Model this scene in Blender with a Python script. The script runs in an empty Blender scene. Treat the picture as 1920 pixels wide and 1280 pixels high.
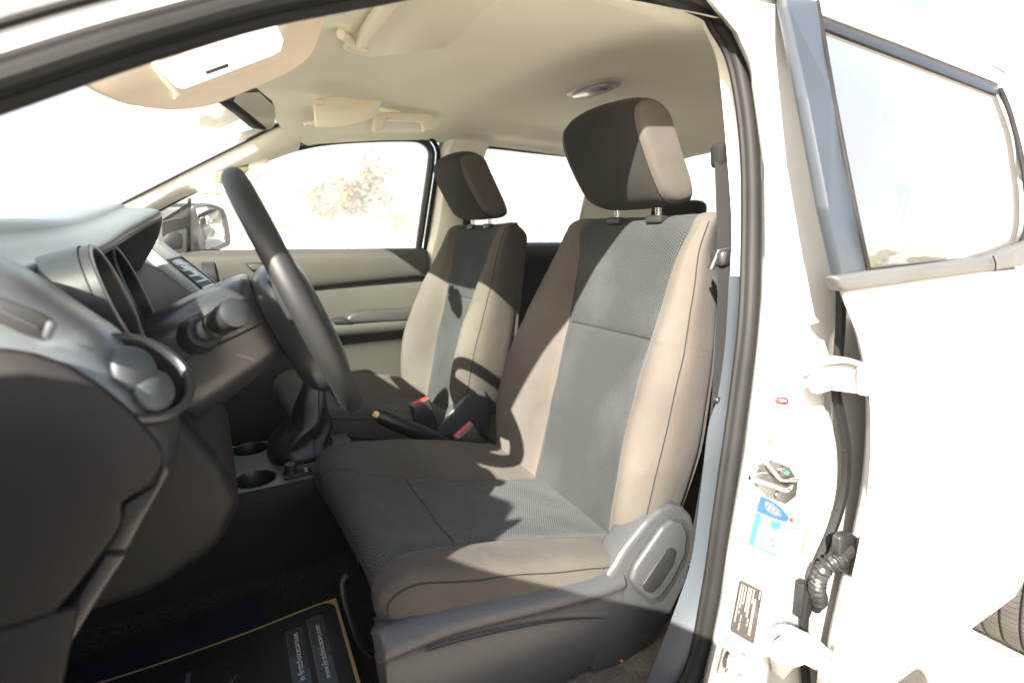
import bpy, bmesh, math, random
from mathutils import Vector as V, Matrix
random.seed(7)
SC = bpy.context.scene
COL = SC.collection

# ------------------------------------------------------------------ camera model
FPX = 980.0
YAW, PIT = math.radians(30), math.radians(11.2)
CAM = V((0, -1.23, 1.30))
CF = V((math.sin(YAW)*math.cos(PIT), math.cos(YAW)*math.cos(PIT), -math.sin(PIT)))
CR = V((math.cos(YAW), -math.sin(YAW), 0))
CU = V((math.sin(YAW)*math.sin(PIT), math.cos(YAW)*math.sin(PIT), math.cos(PIT)))


def A(x, y, X=None, Y=None, Z=None):
    """a measured picture point on a known plane of the truck"""
    d = CF + CR*((x-960)/FPX) + CU*((640-y)/FPX)
    t = (X-CAM.x)/d.x if X is not None else (Y-CAM.y)/d.y if Y is not None else (Z-CAM.z)/d.z
    return CAM + d*t


YT = [(0.4, .765), (1.0, .745), (1.25, .715), (1.4, .668), (1.55, .622), (1.7, .582)]


def yd(z):
    if z <= YT[0][0]: return YT[0][1]
    for (a, b), (c, d) in zip(YT, YT[1:]):
        if z <= c: return b+(d-b)*(z-a)/(c-a)
    return YT[-1][1]


def AD(x, y, off=0., side=-1):
    Y = side*.7
    for _ in range(40):
        p = A(x, y, Y=Y); Y = .5*Y+.5*side*(yd(p.z)+off)
    return A(x, y, Y=Y)


def gy(z, off=0.):
    t = max(0, z-1.25); return -(.848-.10*t-.80*t*t)-off


def AG(x, y, off=0.):
    Y = -.8
    for _ in range(60):
        p = A(x, y, Y=Y); Y = .6*Y+.4*gy(p.z, off)
    return A(x, y, Y=Y)


# ------------------------------------------------------------------ materials
def new_mat(name):
    m = bpy.data.materials.new(name); m.use_nodes = True
    nt = m.node_tree; b = nt.nodes['Principled BSDF']
    return m, nt, b


def N(nt, t, **k):
    n = nt.nodes.new(t)
    for a, v in k.items(): setattr(n, a, v)
    return n


def mat(name, col, rough=.5, metal=0., bump=0., bscale=400., var=0., vscale=6., coat=0., spec=.5, sheen=0., uv=False, dist=.001, vcol=None, emit=None, wrinkle=0.):
    m, nt, b = new_mat(name)
    b.inputs['Base Color'].default_value = (*col, 1); b.inputs['Roughness'].default_value = rough
    b.inputs['Metallic'].default_value = metal; b.inputs['Coat Weight'].default_value = coat
    b.inputs['Specular IOR Level'].default_value = spec; b.inputs['Sheen Weight'].default_value = sheen
    tc = N(nt, 'ShaderNodeTexCoord')
    if var > 0:
        n = N(nt, 'ShaderNodeTexNoise'); n.inputs['Scale'].default_value = vscale; n.inputs['Detail'].default_value = 5
        nt.links.new(tc.outputs['Object'], n.inputs['Vector'])
        r = N(nt, 'ShaderNodeMapRange'); r.inputs[1].default_value = .35; r.inputs[2].default_value = .68
        nt.links.new(n.outputs['Fac'], r.inputs[0])
        mx = N(nt, 'ShaderNodeMix', data_type='RGBA')
        c2 = vcol or tuple(c*(1+var) for c in col)
        mx.inputs[6].default_value = (*[c*(1-var*.5) for c in col], 1); mx.inputs[7].default_value = (*c2, 1)
        nt.links.new(r.outputs[0], mx.inputs[0]); nt.links.new(mx.outputs[2], b.inputs['Base Color'])
    if bump > 0:
        n = N(nt, 'ShaderNodeTexNoise'); n.inputs['Scale'].default_value = bscale; n.inputs['Detail'].default_value = 3
        nt.links.new(tc.outputs['Object'], n.inputs['Vector'])
        bp = N(nt, 'ShaderNodeBump'); bp.inputs['Strength'].default_value = bump; bp.inputs['Distance'].default_value = dist
        nt.links.new(n.outputs['Fac'], bp.inputs['Height']); nt.links.new(bp.outputs['Normal'], b.inputs['Normal'])
        if wrinkle > 0:
            n2 = N(nt, 'ShaderNodeTexNoise'); n2.inputs['Scale'].default_value = 13; n2.inputs['Detail'].default_value = 4; n2.inputs['Distortion'].default_value = .2
            nt.links.new(tc.outputs['Object'], n2.inputs['Vector'])
            b2 = N(nt, 'ShaderNodeBump'); b2.inputs['Strength'].default_value = wrinkle; b2.inputs['Distance'].default_value = .012
            nt.links.new(n2.outputs['Fac'], b2.inputs['Height']); nt.links.new(b2.outputs['Normal'], bp.inputs['Normal'])
    return m


def hex_mat(name, c_lo, c_hi, pitch=.0054, rough=.85):
    """knitted honeycomb cloth: three cosine waves 60 degrees apart over the cloth's own UVs (metres)"""
    m, nt, b = new_mat(name)
    uv = N(nt, 'ShaderNodeUVMap'); sep = N(nt, 'ShaderNodeSeparateXYZ'); nt.links.new(uv.outputs[0], sep.inputs[0])

    def mth(op, a, b_=None, c=None):
        n = N(nt, 'ShaderNodeMath', operation=op)
        for i, x in enumerate((a, b_, c)):
            if x is None: continue
            if isinstance(x, (int, float)): n.inputs[i].default_value = x
            else: nt.links.new(x, n.inputs[i])
        return n.outputs[0]
    k = 2*math.pi/(pitch*.866)
    tot = None
    for ang in (0, 60, 120):
        a = math.radians(ang)
        d = mth('ADD', mth('MULTIPLY', sep.outputs[0], k*math.cos(a)), mth('MULTIPLY', sep.outputs[1], k*math.sin(a)))
        c = mth('COSINE', d); tot = c if tot is None else mth('ADD', tot, c)
    mr = N(nt, 'ShaderNodeMapRange'); mr.inputs[1].default_value = -1.5; mr.inputs[2].default_value = 1.6
    nt.links.new(tot, mr.inputs[0])
    mx = N(nt, 'ShaderNodeMix', data_type='RGBA'); mx.inputs[6].default_value = (*c_hi, 1); mx.inputs[7].default_value = (*c_lo, 1)
    nt.links.new(mr.outputs[0], mx.inputs[0])
    # dust
    tc = N(nt, 'ShaderNodeTexCoord'); ns = N(nt, 'ShaderNodeTexNoise'); ns.inputs['Scale'].default_value = 7; ns.inputs['Detail'].default_value = 6
    nt.links.new(tc.outputs['Object'], ns.inputs['Vector'])
    r2 = N(nt, 'ShaderNodeMapRange'); r2.inputs[1].default_value = .45; r2.inputs[2].default_value = .75; r2.inputs[4].default_value = .14
    nt.links.new(ns.outputs['Fac'], r2.inputs[0])
    m2 = N(nt, 'ShaderNodeMix', data_type='RGBA'); m2.inputs[7].default_value = (.12, .125, .125, 1)
    nt.links.new(mx.outputs[2], m2.inputs[6]); nt.links.new(r2.outputs[0], m2.inputs[0])
    nt.links.new(m2.outputs[2], b.inputs['Base Color'])
    bp = N(nt, 'ShaderNodeBump'); bp.inputs['Strength'].default_value = .6; bp.inputs['Distance'].default_value = .0012; bp.invert = True
    nt.links.new(mr.outputs[0], bp.inputs['Height']); nt.links.new(bp.outputs['Normal'], b.inputs['Normal'])
    b.inputs['Roughness'].default_value = rough; b.inputs['Sheen Weight'].default_value = .03
    b.inputs['Specular IOR Level'].default_value = .3
    return m


def glass_mat(name, tint=(.92, .95, .93), dust=.0, refl=1.):
    m, nt, b = new_mat(name); nt.nodes.remove(b); out = nt.nodes['Material Output']
    tr = N(nt, 'ShaderNodeBsdfTransparent'); tr.inputs[0].default_value = (*tint, 1)
    gl = N(nt, 'ShaderNodeBsdfGlossy'); gl.inputs['Roughness'].default_value = .02
    ge = N(nt, 'ShaderNodeNewGeometry'); dt = N(nt, 'ShaderNodeVectorMath', operation='DOT_PRODUCT')
    nt.links.new(ge.outputs['Normal'], dt.inputs[0]); nt.links.new(ge.outputs['Incoming'], dt.inputs[1])
    m1 = N(nt, 'ShaderNodeMath', operation='ABSOLUTE'); nt.links.new(dt.outputs['Value'], m1.inputs[0])
    m2_ = N(nt, 'ShaderNodeMath', operation='SUBTRACT'); m2_.inputs[0].default_value = 1; nt.links.new(m1.outputs[0], m2_.inputs[1])
    m3 = N(nt, 'ShaderNodeMath', operation='POWER'); nt.links.new(m2_.outputs[0], m3.inputs[0]); m3.inputs[1].default_value = 4.2
    fr = N(nt, 'ShaderNodeMath', operation='MULTIPLY_ADD', use_clamp=True); nt.links.new(m3.outputs[0], fr.inputs[0]); fr.inputs[1].default_value = .90*refl; fr.inputs[2].default_value = .075*refl
    mx = N(nt, 'ShaderNodeMixShader'); nt.links.new(fr.outputs[0], mx.inputs[0]); nt.links.new(tr.outputs[0], mx.inputs[1]); nt.links.new(gl.outputs[0], mx.inputs[2])
    last = mx.outputs[0]
    if dust > 0:
        df = N(nt, 'ShaderNodeBsdfDiffuse'); df.inputs[0].default_value = (.8, .76, .68, 1)
        tl = N(nt, 'ShaderNodeBsdfTranslucent'); tl.inputs[0].default_value = (.8, .76, .68, 1)
        ad = N(nt, 'ShaderNodeMixShader'); ad.inputs[0].default_value = .5; nt.links.new(df.outputs[0], ad.inputs[1]); nt.links.new(tl.outputs[0], ad.inputs[2])
        m2 = N(nt, 'ShaderNodeMixShader'); m2.inputs[0].default_value = dust
        nt.links.new(last, m2.inputs[1]); nt.links.new(ad.outputs[0], m2.inputs[2]); last = m2.outputs[0]
    nt.links.new(last, out.inputs[0])
    return m


M = dict(
    paint=mat('white_car_paint', (.46, .46, .45), .28, coat=.6),
    cream=mat('cream_headliner_cloth', (.93, .92, .80), .95, bump=.35, bscale=900, spec=.1, var=.04, vscale=3),
    creamp=mat('cream_plastic', (.78, .74, .62), .5, bump=.15, bscale=700),
    white_trim=mat('pale_pillar_plastic', (.78, .75, .67), .5, bump=.1, bscale=700),
    dash=mat('charcoal_dash_plastic', (.014, .0165, .018), .34, bump=.12, bscale=1100, spec=.45, var=.15, vscale=9),
    shroud=mat('satin_column_plastic', (.020, .022, .024), .28, bump=.08, bscale=1100, spec=.55),
    dash_skylit=mat('skylit_dash_plastic', (.095, .108, .112), .30, bump=.10, bscale=1100, spec=.6),  # dash plastic made paler and bluer; sky reflection put into the colour
    dashb=mat('dark_brown_dash_plastic', (.009, .0082, .0086), .5, bump=.22, bscale=1100, spec=.2, var=.15, vscale=8),
    black=mat('black_plastic', (.014, .014, .015), .38, bump=.08, bscale=900),
    deep=mat('deep_black_plastic', (.006, .006, .006), .6),
    grey=mat('mid_grey_seat_plastic', (.040, .041, .0445), .42, bump=.25, bscale=1200, var=.08, vscale=12),
    greyl=mat('satin_grey_plastic', (.10, .10, .105), .35, bump=.1, bscale=900),
    silver=mat('satin_silver_plastic', (.075, .075, .075), .33, metal=.2),
    rubber=mat('grey_rubber_seal', (.011, .011, .011), .6, spec=.15, bump=.1, bscale=300, var=.2, vscale=10),
    rubberl=mat('dusty_rubber_lip', (.012, .0115, .011), .65, spec=.15, var=.3, vscale=14),
    bolster=mat('grey_brown_seat_cloth', (.061, .0545, .0475), .92, bump=.3, bscale=1500, var=.22, vscale=5, wrinkle=.32, sheen=.04, spec=.2),
    headcl=mat('dark_brown_headrest_cloth', (.016, .0155, .0145), .92, bump=.3, bscale=1500, var=.12, vscale=7, sheen=.04, spec=.2),
    insert_skylit=hex_mat('skylit_charcoal_honeycomb_cloth', (.020, .0255, .027), (.064, .072, .074)),  # insert cloth made paler; sky light on the cushion put into the colour
    beige=mat('beige_panel_vinyl', (.30, .28, .24), .6, bump=.2, bscale=600),
    insert=hex_mat('charcoal_honeycomb_cloth', (.006, .0085, .0090), (.027, .0295, .0295)),
    leather=mat('black_leather', (.012, .012, .012), .36, bump=.35, bscale=220, dist=.002),
    wheel=mat('black_wheel_leather', (.012, .0125, .0135), .50, bump=.25, bscale=900, spec=.4),
    chrome=mat('brushed_steel', (.72, .70, .66), .22, metal=1.),
    steel=mat('zinc_steel', (.22, .225, .225), .38, metal=1., var=.2, vscale=30),
    carpet=mat('black_carpet', (.022, .021, .0195), .95, bump=1., bscale=420, dist=.005, var=.9, vscale=330, spec=.15),
    dirty=mat('dusty_sill_carpet', (.085, .072, .058), .9, bump=.9, bscale=160, dist=.005, var=.6, vscale=22),
    navy=mat('navy_carpet', (.016, .019, .034), .95, bump=.8, bscale=500, dist=.003, spec=.15),
    lowtrim=mat('blue_grey_sill_plastic', (.048, .057, .068), .5, bump=.15, bscale=700),
    doorf=mat('beige_grey_door_vinyl', (.035, .034, .0285), .62, bump=.3, bscale=650, dist=.0015, var=.08, vscale=6),
    doorc=mat('beige_door_cloth', (.040, .039, .0325), .85, bump=.25, bscale=1300, var=.1, vscale=5),
    doorg=mat('dark_grey_door_plastic', (.03, .03, .03), .45, bump=.15, bscale=900),
    mirror=mat('mirror_glass', (.95, .96, .96), .02, metal=1.),
    glass=glass_mat('clear_window_glass', dust=.10),
    glassc=glass_mat('clean_window_glass', (.95, .97, .95), dust=.012, refl=.6),
    glassw=glass_mat('windshield_glass', (.89, .95, .90), dust=.08, refl=.55),
    glasst=glass_mat('tinted_rear_glass', (.20, .23, .22), dust=.12, refl=2.9),
    silverp=mat('silver_console_panel', (.40, .42, .43), .32, metal=.25),
    webbing=mat('black_belt_webbing', (.012, .012, .0125), .85, bump=.3, bscale=900, spec=.1),
    lampg=mat('grey_lamp_housing', (.42, .42, .40), .4),
    vane=mat('pale_vane_plastic', (.034, .041, .045), .55, bump=.1, bscale=900),
    lens=mat('milky_lamp_lens', (.34, .35, .34), .2, coat=.3),
    red=mat('red_release_button', (.40, .028, .02), .35),
    yellow=mat('worn_yellow_button', (.70, .48, .16), .4),
    whitep=mat('white_printed_ink', (.80, .80, .80), .5),
    greyink=mat('grey_printed_ink', (.10, .10, .10), .6),
    paleink=mat('pale_grey_ink', (.22, .215, .21), .6),
    orange=mat('orange_print', (.40, .13, .015), .5),
    bluep=mat('blue_label_print', (.006, .065, .24), .4),
    cyan=mat('light_blue_label_print', (.02, .17, .36), .4),
    sticker=mat('white_sticker_paper', (.80, .80, .79), .4),
    plate=mat('black_label_foil', (.022, .020, .020), .3),
    plateink=mat('silver_label_ink', (.34, .31, .26), .4),
    gold=mat('gold_paper_edge', (.50, .33, .12), .5),
    paper=mat('black_printed_paper', (.012, .0115, .012), .42, spec=.25, var=.5, vscale=6),
    papergrey=mat('grey_printed_streak', (.09, .09, .105), .4),
    pill=mat('slate_blue_banner_print', (.035, .060, .078), .4),
    pilld=mat('dark_banner_print', (.016, .015, .016), .4),
    fbblue=mat('blue_icon_print', (.05, .12, .40), .4),
    pink=mat('pink_icon_print', (.60, .08, .22), .4),
    green=mat('green_paint_dot', (.03, .45, .15), .4),
    tyre=mat('grey_dusty_tyre_rubber', (.040, .036, .032), .85, bump=.3, bscale=150, var=.3, vscale=12),
    applique=mat('grey_window_applique', (.030, .036, .044), .38, bump=.05, bscale=300, var=.1, vscale=4),
    molding=mat('grey_belt_moulding', (.062, .062, .062), .5, var=.12, vscale=14),
    pinkish=mat('beige_visor_vinyl', (.55, .49, .41), .7, bump=.2, bscale=500),
    tin=mat('buckle_shell', (.020, .020, .020), .35, bump=.2, bscale=300),
)


# ------------------------------------------------------------------ geometry helpers
def cr(P, k, closed=False):
    n = len(P); out = []
    segs = n if closed else n-1
    for i in range(segs):
        p1, p2 = P[i], P[(i+1) % n]
        p0 = P[(i-1) % n] if closed or i > 0 else p1*2-p2
        p3 = P[(i+2) % n] if closed or i+2 < n else p2*2-p1
        for j in range(k):
            t = j/k
            out.append(.5*((2*p1)+(p2-p0)*t+(2*p0-5*p1+4*p2-p3)*t*t+(3*p1-p0-3*p2+p3)*t**3))
    if not closed: out.append(P[-1].copy())
    return out


def crv(vals, k):
    return [v.x for v in cr([V((a, 0, 0)) for a in vals], k)]


def dense(rows, ku, kv, closed=False):
    r1 = [cr(r, ku, closed) for r in rows]
    cols = [cr([r[j] for r in r1], kv) for j in range(len(r1[0]))]
    return [[cols[j][i] for j in range(len(cols))] for i in range(len(cols[0]))]


def put_grid(bm, G, closed=False, cols=None, rows=None, flip=False, uvl=None):
    """faces of a dense grid, restricted to column / row ranges; UV in metres"""
    nr, nc = len(G), len(G[0])
    cols = cols if cols is not None else list(range(nc if closed else nc-1))
    rows = rows if rows is not None else list(range(nr-1))
    uvl = bm.loops.layers.uv.verify()
    vm = {}
    mr = nr//2
    us = [0.]
    for j in range(nc): us.append(us[-1]+(G[mr][(j+1) % nc]-G[mr][j]).length)
    mc = cols[len(cols)//2]
    vs = [0.]
    for i in range(nr-1): vs.append(vs[-1]+(G[i+1][mc]-G[i][mc]).length)

    def g(i, j):
        j %= nc
        if (i, j) not in vm: vm[(i, j)] = bm.verts.new(G[i][j])
        return vm[(i, j)]
    for i in rows:
        for j in cols:
            q = [(i, j), (i, j+1), (i+1, j+1), (i+1, j)]
            if flip: q.reverse()
            vv = [g(a, b) for a, b in q]
            if len(set(vv)) < 4: continue
            f = bm.faces.new(vv); f.smooth = True
            for l, (a, b) in zip(f.loops, q):
                u = us[b] if b <= nc else us[b % nc]
                if closed and b > nc/2 : u -= us[nc]
                if closed and b % nc == 0 and j > nc/2: u = 0.
                l[uvl].uv = (u, vs[a])
    return bm


def cap(bm, pts, flip=False):
    vv = [bm.verts.new(p) for p in pts]
    if flip: vv.reverse()
    bm.faces.new(vv)


def merge(bm, other):
    me = bpy.data.meshes.new('tmp'); other.to_mesh(me); bm.from_mesh(me); bpy.data.meshes.remove(me); other.free()


def box(bm, c, s, bev=.004, rot=None, seg=2):
    b = bmesh.new(); bmesh.ops.create_cube(b, size=1)
    bmesh.ops.scale(b, vec=V(s), verts=b.verts)
    if bev > 0: bmesh.ops.bevel(b, geom=b.edges[:], offset=min(bev, min(s)*.45), segments=seg, affect='EDGES', profile=.5)
    if rot is not None: bmesh.ops.rotate(b, matrix=rot.to_3x3(), verts=b.verts)
    bmesh.ops.translate(b, vec=V(c), verts=b.verts)
    for f in b.faces: f.smooth = True
    merge(bm, b); return bm


def prism(bm, pts, d, bev=.0, seg=2, smooth=True):
    b = bmesh.new(); d = V(d)
    v0 = [b.verts.new(p) for p in pts]; v1 = [b.verts.new(V(p)+d) for p in pts]
    n = len(pts)
    b.faces.new(v0); b.faces.new(list(reversed(v1)))
    for i in range(n): b.faces.new((v0[i], v1[i], v1[(i+1) % n], v0[(i+1) % n]))
    bmesh.ops.recalc_face_normals(b, faces=b.faces)
    if bev > 0: bmesh.ops.bevel(b, geom=b.edges[:], offset=bev, segments=seg, affect='EDGES', profile=.5, clamp_overlap=True)
    if smooth:
        for f in b.faces: f.smooth = True
    merge(bm, b); return bm


def frames(path):
    T = []
    n = len(path)
    for i in range(n):
        T.append((path[min(i+1, n-1)]-path[max(i-1, 0)]).normalized())
    up = V((0, 0, 1)) if abs(T[0].z) < .9 else V((1, 0, 0))
    R = [T[0].cross(up).normalized()]
    for i in range(1, n):
        r = R[-1]-T[i]*R[-1].dot(T[i]); R.append(r.normalized())
    return [(t, r, t.cross(r)) for t, r in zip(T, R)]


def tube(bm, path, r, n=12, caps=True, closed=False, flat=1.):
    fr = frames(path); rr = r if isinstance(r, (list, tuple)) else [r]*len(path)
    rings = []
    for p, (t, a, b), q in zip(path, fr, rr):
        rings.append([bm.verts.new(p+(a*math.cos(2*math.pi*k/n)+b*math.sin(2*math.pi*k/n)*flat)*q) for k in range(n)])
    m = len(rings)
    for i in range(m if closed else m-1):
        A_, B_ = rings[i], rings[(i+1) % m]
        for k in range(n):
            f = bm.faces.new((A_[k], A_[(k+1) % n], B_[(k+1) % n], B_[k])); f.smooth = True
    if caps and not closed:
        bm.faces.new(list(reversed(rings[0]))); bm.faces.new(rings[-1])
    return bm


def lathe(bm, c, axis, prof, n=32, closed_prof=False):
    """prof: (radius, height along axis)"""
    ax = V(axis).normalized(); up = V((0, 0, 1)) if abs(ax.z) < .9 else V((1, 0, 0))
    a = ax.cross(up).normalized(); b = ax.cross(a); c = V(c)
    rings = [[bm.verts.new(c+ax*h+(a*math.cos(2*math.pi*k/n)+b*math.sin(2*math.pi*k/n))*r) for k in range(n)] for r, h in prof]
    m = len(rings)
    for i in range(m if closed_prof else m-1):
        P_, Q_ = rings[i], rings[(i+1) % m]
        for k in range(n):
            f = bm.faces.new((P_[k], P_[(k+1) % n], Q_[(k+1) % n], Q_[k])); f.smooth = True
    return bm


def ribbon(bm, A_, B_, th=None):
    """sheet between two equal polylines"""
    return put_grid(bm, [list(A_), list(B_)])


def obj(name, bm, m, parent=None, label=None, kind=None, sub=0, auto=35):
    bmesh.ops.remove_doubles(bm, verts=bm.verts, dist=1e-5)
    bmesh.ops.recalc_face_normals(bm, faces=bm.faces)
    me = bpy.data.meshes.new(name); bm.to_mesh(me); bm.free()
    if isinstance(m, str): m = M[m]
    me.materials.append(m)
    o = bpy.data.objects.new(name, me); COL.objects.link(o)
    if auto and len(me.polygons):
        me.set_sharp_from_angle(angle=math.radians(auto))
    if parent is not None:
        o.parent = parent
        o.matrix_parent_inverse = Matrix.Translation(-root_loc(parent))
    if label: o['label'] = label
    if kind: o['kind'] = kind
    if sub:
        s = o.modifiers.new('s', 'SUBSURF'); s.levels = sub; s.render_levels = sub
    return o


def root_loc(o):
    return o.location if o.type == 'EMPTY' else V((0, 0, 0))


def nb(): return bmesh.new()


def text_bm(bm, s, origin, xdir, ydir, size, thick=.0003):
    cu = bpy.data.curves.new('t', 'FONT'); cu.body = s; cu.size = size; cu.extrude = 0
    o = bpy.data.objects.new('t', cu); COL.objects.link(o)
    me = bpy.data.meshes.new_from_object(o.evaluated_get(bpy.context.evaluated_depsgraph_get()))
    COL.objects.unlink(o); bpy.data.objects.remove(o); bpy.data.curves.remove(cu)
    x = V(xdir).normalized(); y = V(ydir).normalized()
    for v in me.vertices: v.co = V(origin)+x*v.co.x+y*v.co.y
    bm.from_mesh(me); bpy.data.meshes.remove(me)
    return bm


# ------------------------------------------------------------------ top level truck
truck = bpy.data.objects.new('pickup_truck', None); COL.objects.link(truck)
truck.location = (.7, 0, 0); truck['label'] = 'white double cab pickup truck with its cream and grey cabin seen through the open doorway'; truck['category'] = 'pickup truck'
# ------------------------------------------------------------------ SEATS
def make_backrest(yc):
    sl, z0 = .2305, .73
    a = V((.2246, 0, .9744)); n = V((-.9744, 0, .2246))
    rows = [(.690, .148, .222, .030), (.735, .148, .243, .058), (.82, .147, .258, .082), (.92, .145, .266, .092), (1.02, .143, .261, .082),
            (1.092, .143, .252, .066), (1.105, .144, .250, .064), (1.118, .144, .248, .062), (1.19, .149, .234, .044), (1.265, .156, .217, .026), (1.312, .170, .214, .012)]
    ctrl = []

    def sect(z, wi, wo, h, seam=0., ph=0.):
        dw = wo-wi
        P = [(0, -.012-seam), (.5*wi, -.010-seam), (.86*wi, -.003-seam), (wi, -.008), (wi+.24*dw, .50*h+.004), (wi+.60*dw, h), (wo-.014, .86*h),
             (wo, .42*h-.012), (wo-.022, -.055), (wo-.046, -.098), (wo-.075, -.122), (0, -.126)]
        loop = P+[(-s, d) for s, d in reversed(P[1:-1])]
        out = []
        lumb = .010*math.exp(-((z-.93)/.12)**2)
        for s, d in loop:
            if ph > 0:
                c = math.cos(ph); d = -.058+(d+.058)*c; s = s*(1-.10*(1-c))
            elif abs(s) < wi*.95 and d > -.03: d += lumb
            o = V((.642+(z-z0)*sl, yc+s, z))+n*d
            if ph > 0: o += a*(.046*math.sin(ph))
            out.append(o)
        return out
    for i, r in enumerate(rows): ctrl.append(sect(*r, seam=.006 if i == 6 else 0))
    for ph in (30, 58, 82): ctrl.append(sect(*rows[-1], ph=math.radians(ph)))
    ku, kv = 5, 6
    G = dense(ctrl, ku, kv, True)
    # gentle cloth irregularity
    for row in G:
        for p in row:
            p += n*(.0016*math.sin(p.z*31+p.y*23)*math.sin(p.y*41+1.3+p.z*9))
    nc = len(G[0]); L, R = 3*ku, nc-3*ku
    ins = list(range(R, nc))+list(range(0, L))
    rest = list(range(L, R))
    return G, ins, rest, 6*kv


def make_cushion(yc, soft=0):
    B = [((.200, .690), (-1, .0)), ((.174, .745), (-1, .12)), ((.156, .795), (-.93, .36)), ((.160, .832), (-.66, .75)), ((.196, .845), (-.15, .99)), ((.250, .830), (.14, .99)),
         ((.304, .814), (.2, .98)), ((.314, .8115), (.2, .98)), ((.324, .809), (.2, .98)), ((.42, .782), (.22, .975)), ((.54, .752), (.22, .975)), ((.64, .729), (.2, .98)), ((.73, .714), (.15, .99))]
    wi = [.200, .198, .194, .186, .168, .150, .140, .138, .137, .132, .135, .144, .15]
    wo = [.225, .240, .248, .252, .256, .259, .261, .261, .261, .263, .262, .256, .25]
    h = [.002, .003, .005, .008, .022, .038, .046, .047, .048, .053, .052, .046, .04]
    dn = [-.05, -.06, -.07, -.08, -.085, -.088, -.09, -.09, -.09, -.09, -.09, -.085, -.08]
    ctrl = []
    for i, ((x, z), m) in enumerate(B):
        m = V((m[0], 0, m[1])).normalized(); w, o_, hh, D = wi[i], wo[i], h[i], dn[i]
        dw = o_-w; sm = .005 if i == 7 else 0
        P = [(0, -.006-sm), (.5*w, -.004-sm), (.86*w, -.001-sm), (w, -.006), (w+.28*dw, .52*hh+.002), (w+.62*dw, hh), (o_-.012, .80*hh), (o_, .25*hh-.014), (o_+.001, .5*D), (o_-.010, .85*D), (o_-.045, D), (0, D)]
        loop = P+[(-s, d*(1-.55*soft) if d > .004 else d-(.006*soft if .2 < s/o_ else 0)) for s, d in reversed(P[1:-1])]
        ctrl.append([V((x, yc+s, z))+m*d for s, d in loop])
    ku, kv = 5, 6
    G = dense(ctrl, ku, kv, True)
    for row in G:
        for p in row:
            p.z += .0018*math.sin(p.x*37+p.y*19)*math.sin(p.y*33+p.x*11)
            # puckers in the bolster cloth near the recliner
            k = math.exp(-((p.x-.585)/.05)**2)*math.exp(-((abs(p.y-yc)-.255)/.03)**2)
            p.y += (-1 if p.y < yc else 1)*.0035*k*math.sin(p.x*190+p.z*120)
            p.z += .003*k*math.sin(p.x*150-p.z*90)
    nc = len(G[0]); L, R = 3*ku, nc-3*ku
    return G, list(range(R, nc))+list(range(0, L)), list(range(L, R)), 7*kv


def crease(G, j, i0, i1, r=.0009):
    bm = nb(); tube(bm, [G[i][j] for i in range(i0, i1)], r, 6); return bm


def make_headrest(yc, hz=1., hs=1.):
    # profile in x,z (front edge first, going round)
    prof = [(.687, 1.560), (.688, 1.528), (.700, 1.490), (.717, 1.452), (.738, 1.410), (.764, 1.372), (.800, 1.361), (.838, 1.370), (.836, 1.400), (.812, 1.455), (.782, 1.520), (.762, 1.562), (.735, 1.578), (.705, 1.577)]
    cx, cz = .757, 1.465
    S = [(-.131, .30, .28, 0), (-.1312, .74, .66, 0), (-.127, .91, .85, .0), (-.1165, .985, .945, .0), (-.107, 1.0, .99, .001), (-.085, 1.035, 1.03, .004), (-.04, 1.06, 1.06, .007), (0, 1.068, 1.068, .008)]
    S2 = [(.131, .30, .25, 0), (.1312, .72, .56, 0), (.127, .90, .76, .0), (.1165, .97, .87, .0), (.102, 1.0, .95, .001), (.080, 1.03, 1.01, .004), (.04, 1.06, 1.055, .007)]
    S = S+list(reversed(S2)) if yc < 0 else S+[(-s, k, q, f) for s, k, q, f in reversed(S[:-1])]
    ctrl = []
    for s, k, kq, fwd in S:
        row = []
        for x, z in prof:
            kk = k
            dx, dz = (x-cx), (z-cz)
            kz = .93+.07*min(1, k) if k >= .9 else k
            zz = cz+dz*(kq if kq < .98 else 1+(kq-1)*(1.0 if dz > 0 else .35))
            xx = cx+dx*(k if k < .98 else 1)-(fwd if dx < 0 else 0)
            row.append(V((xx, yc+s*hs, 1.361+(zz-1.361)*hz)))
        ctrl.append(row)
    G = dense(ctrl, 4, 4, True)
    return G


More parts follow.
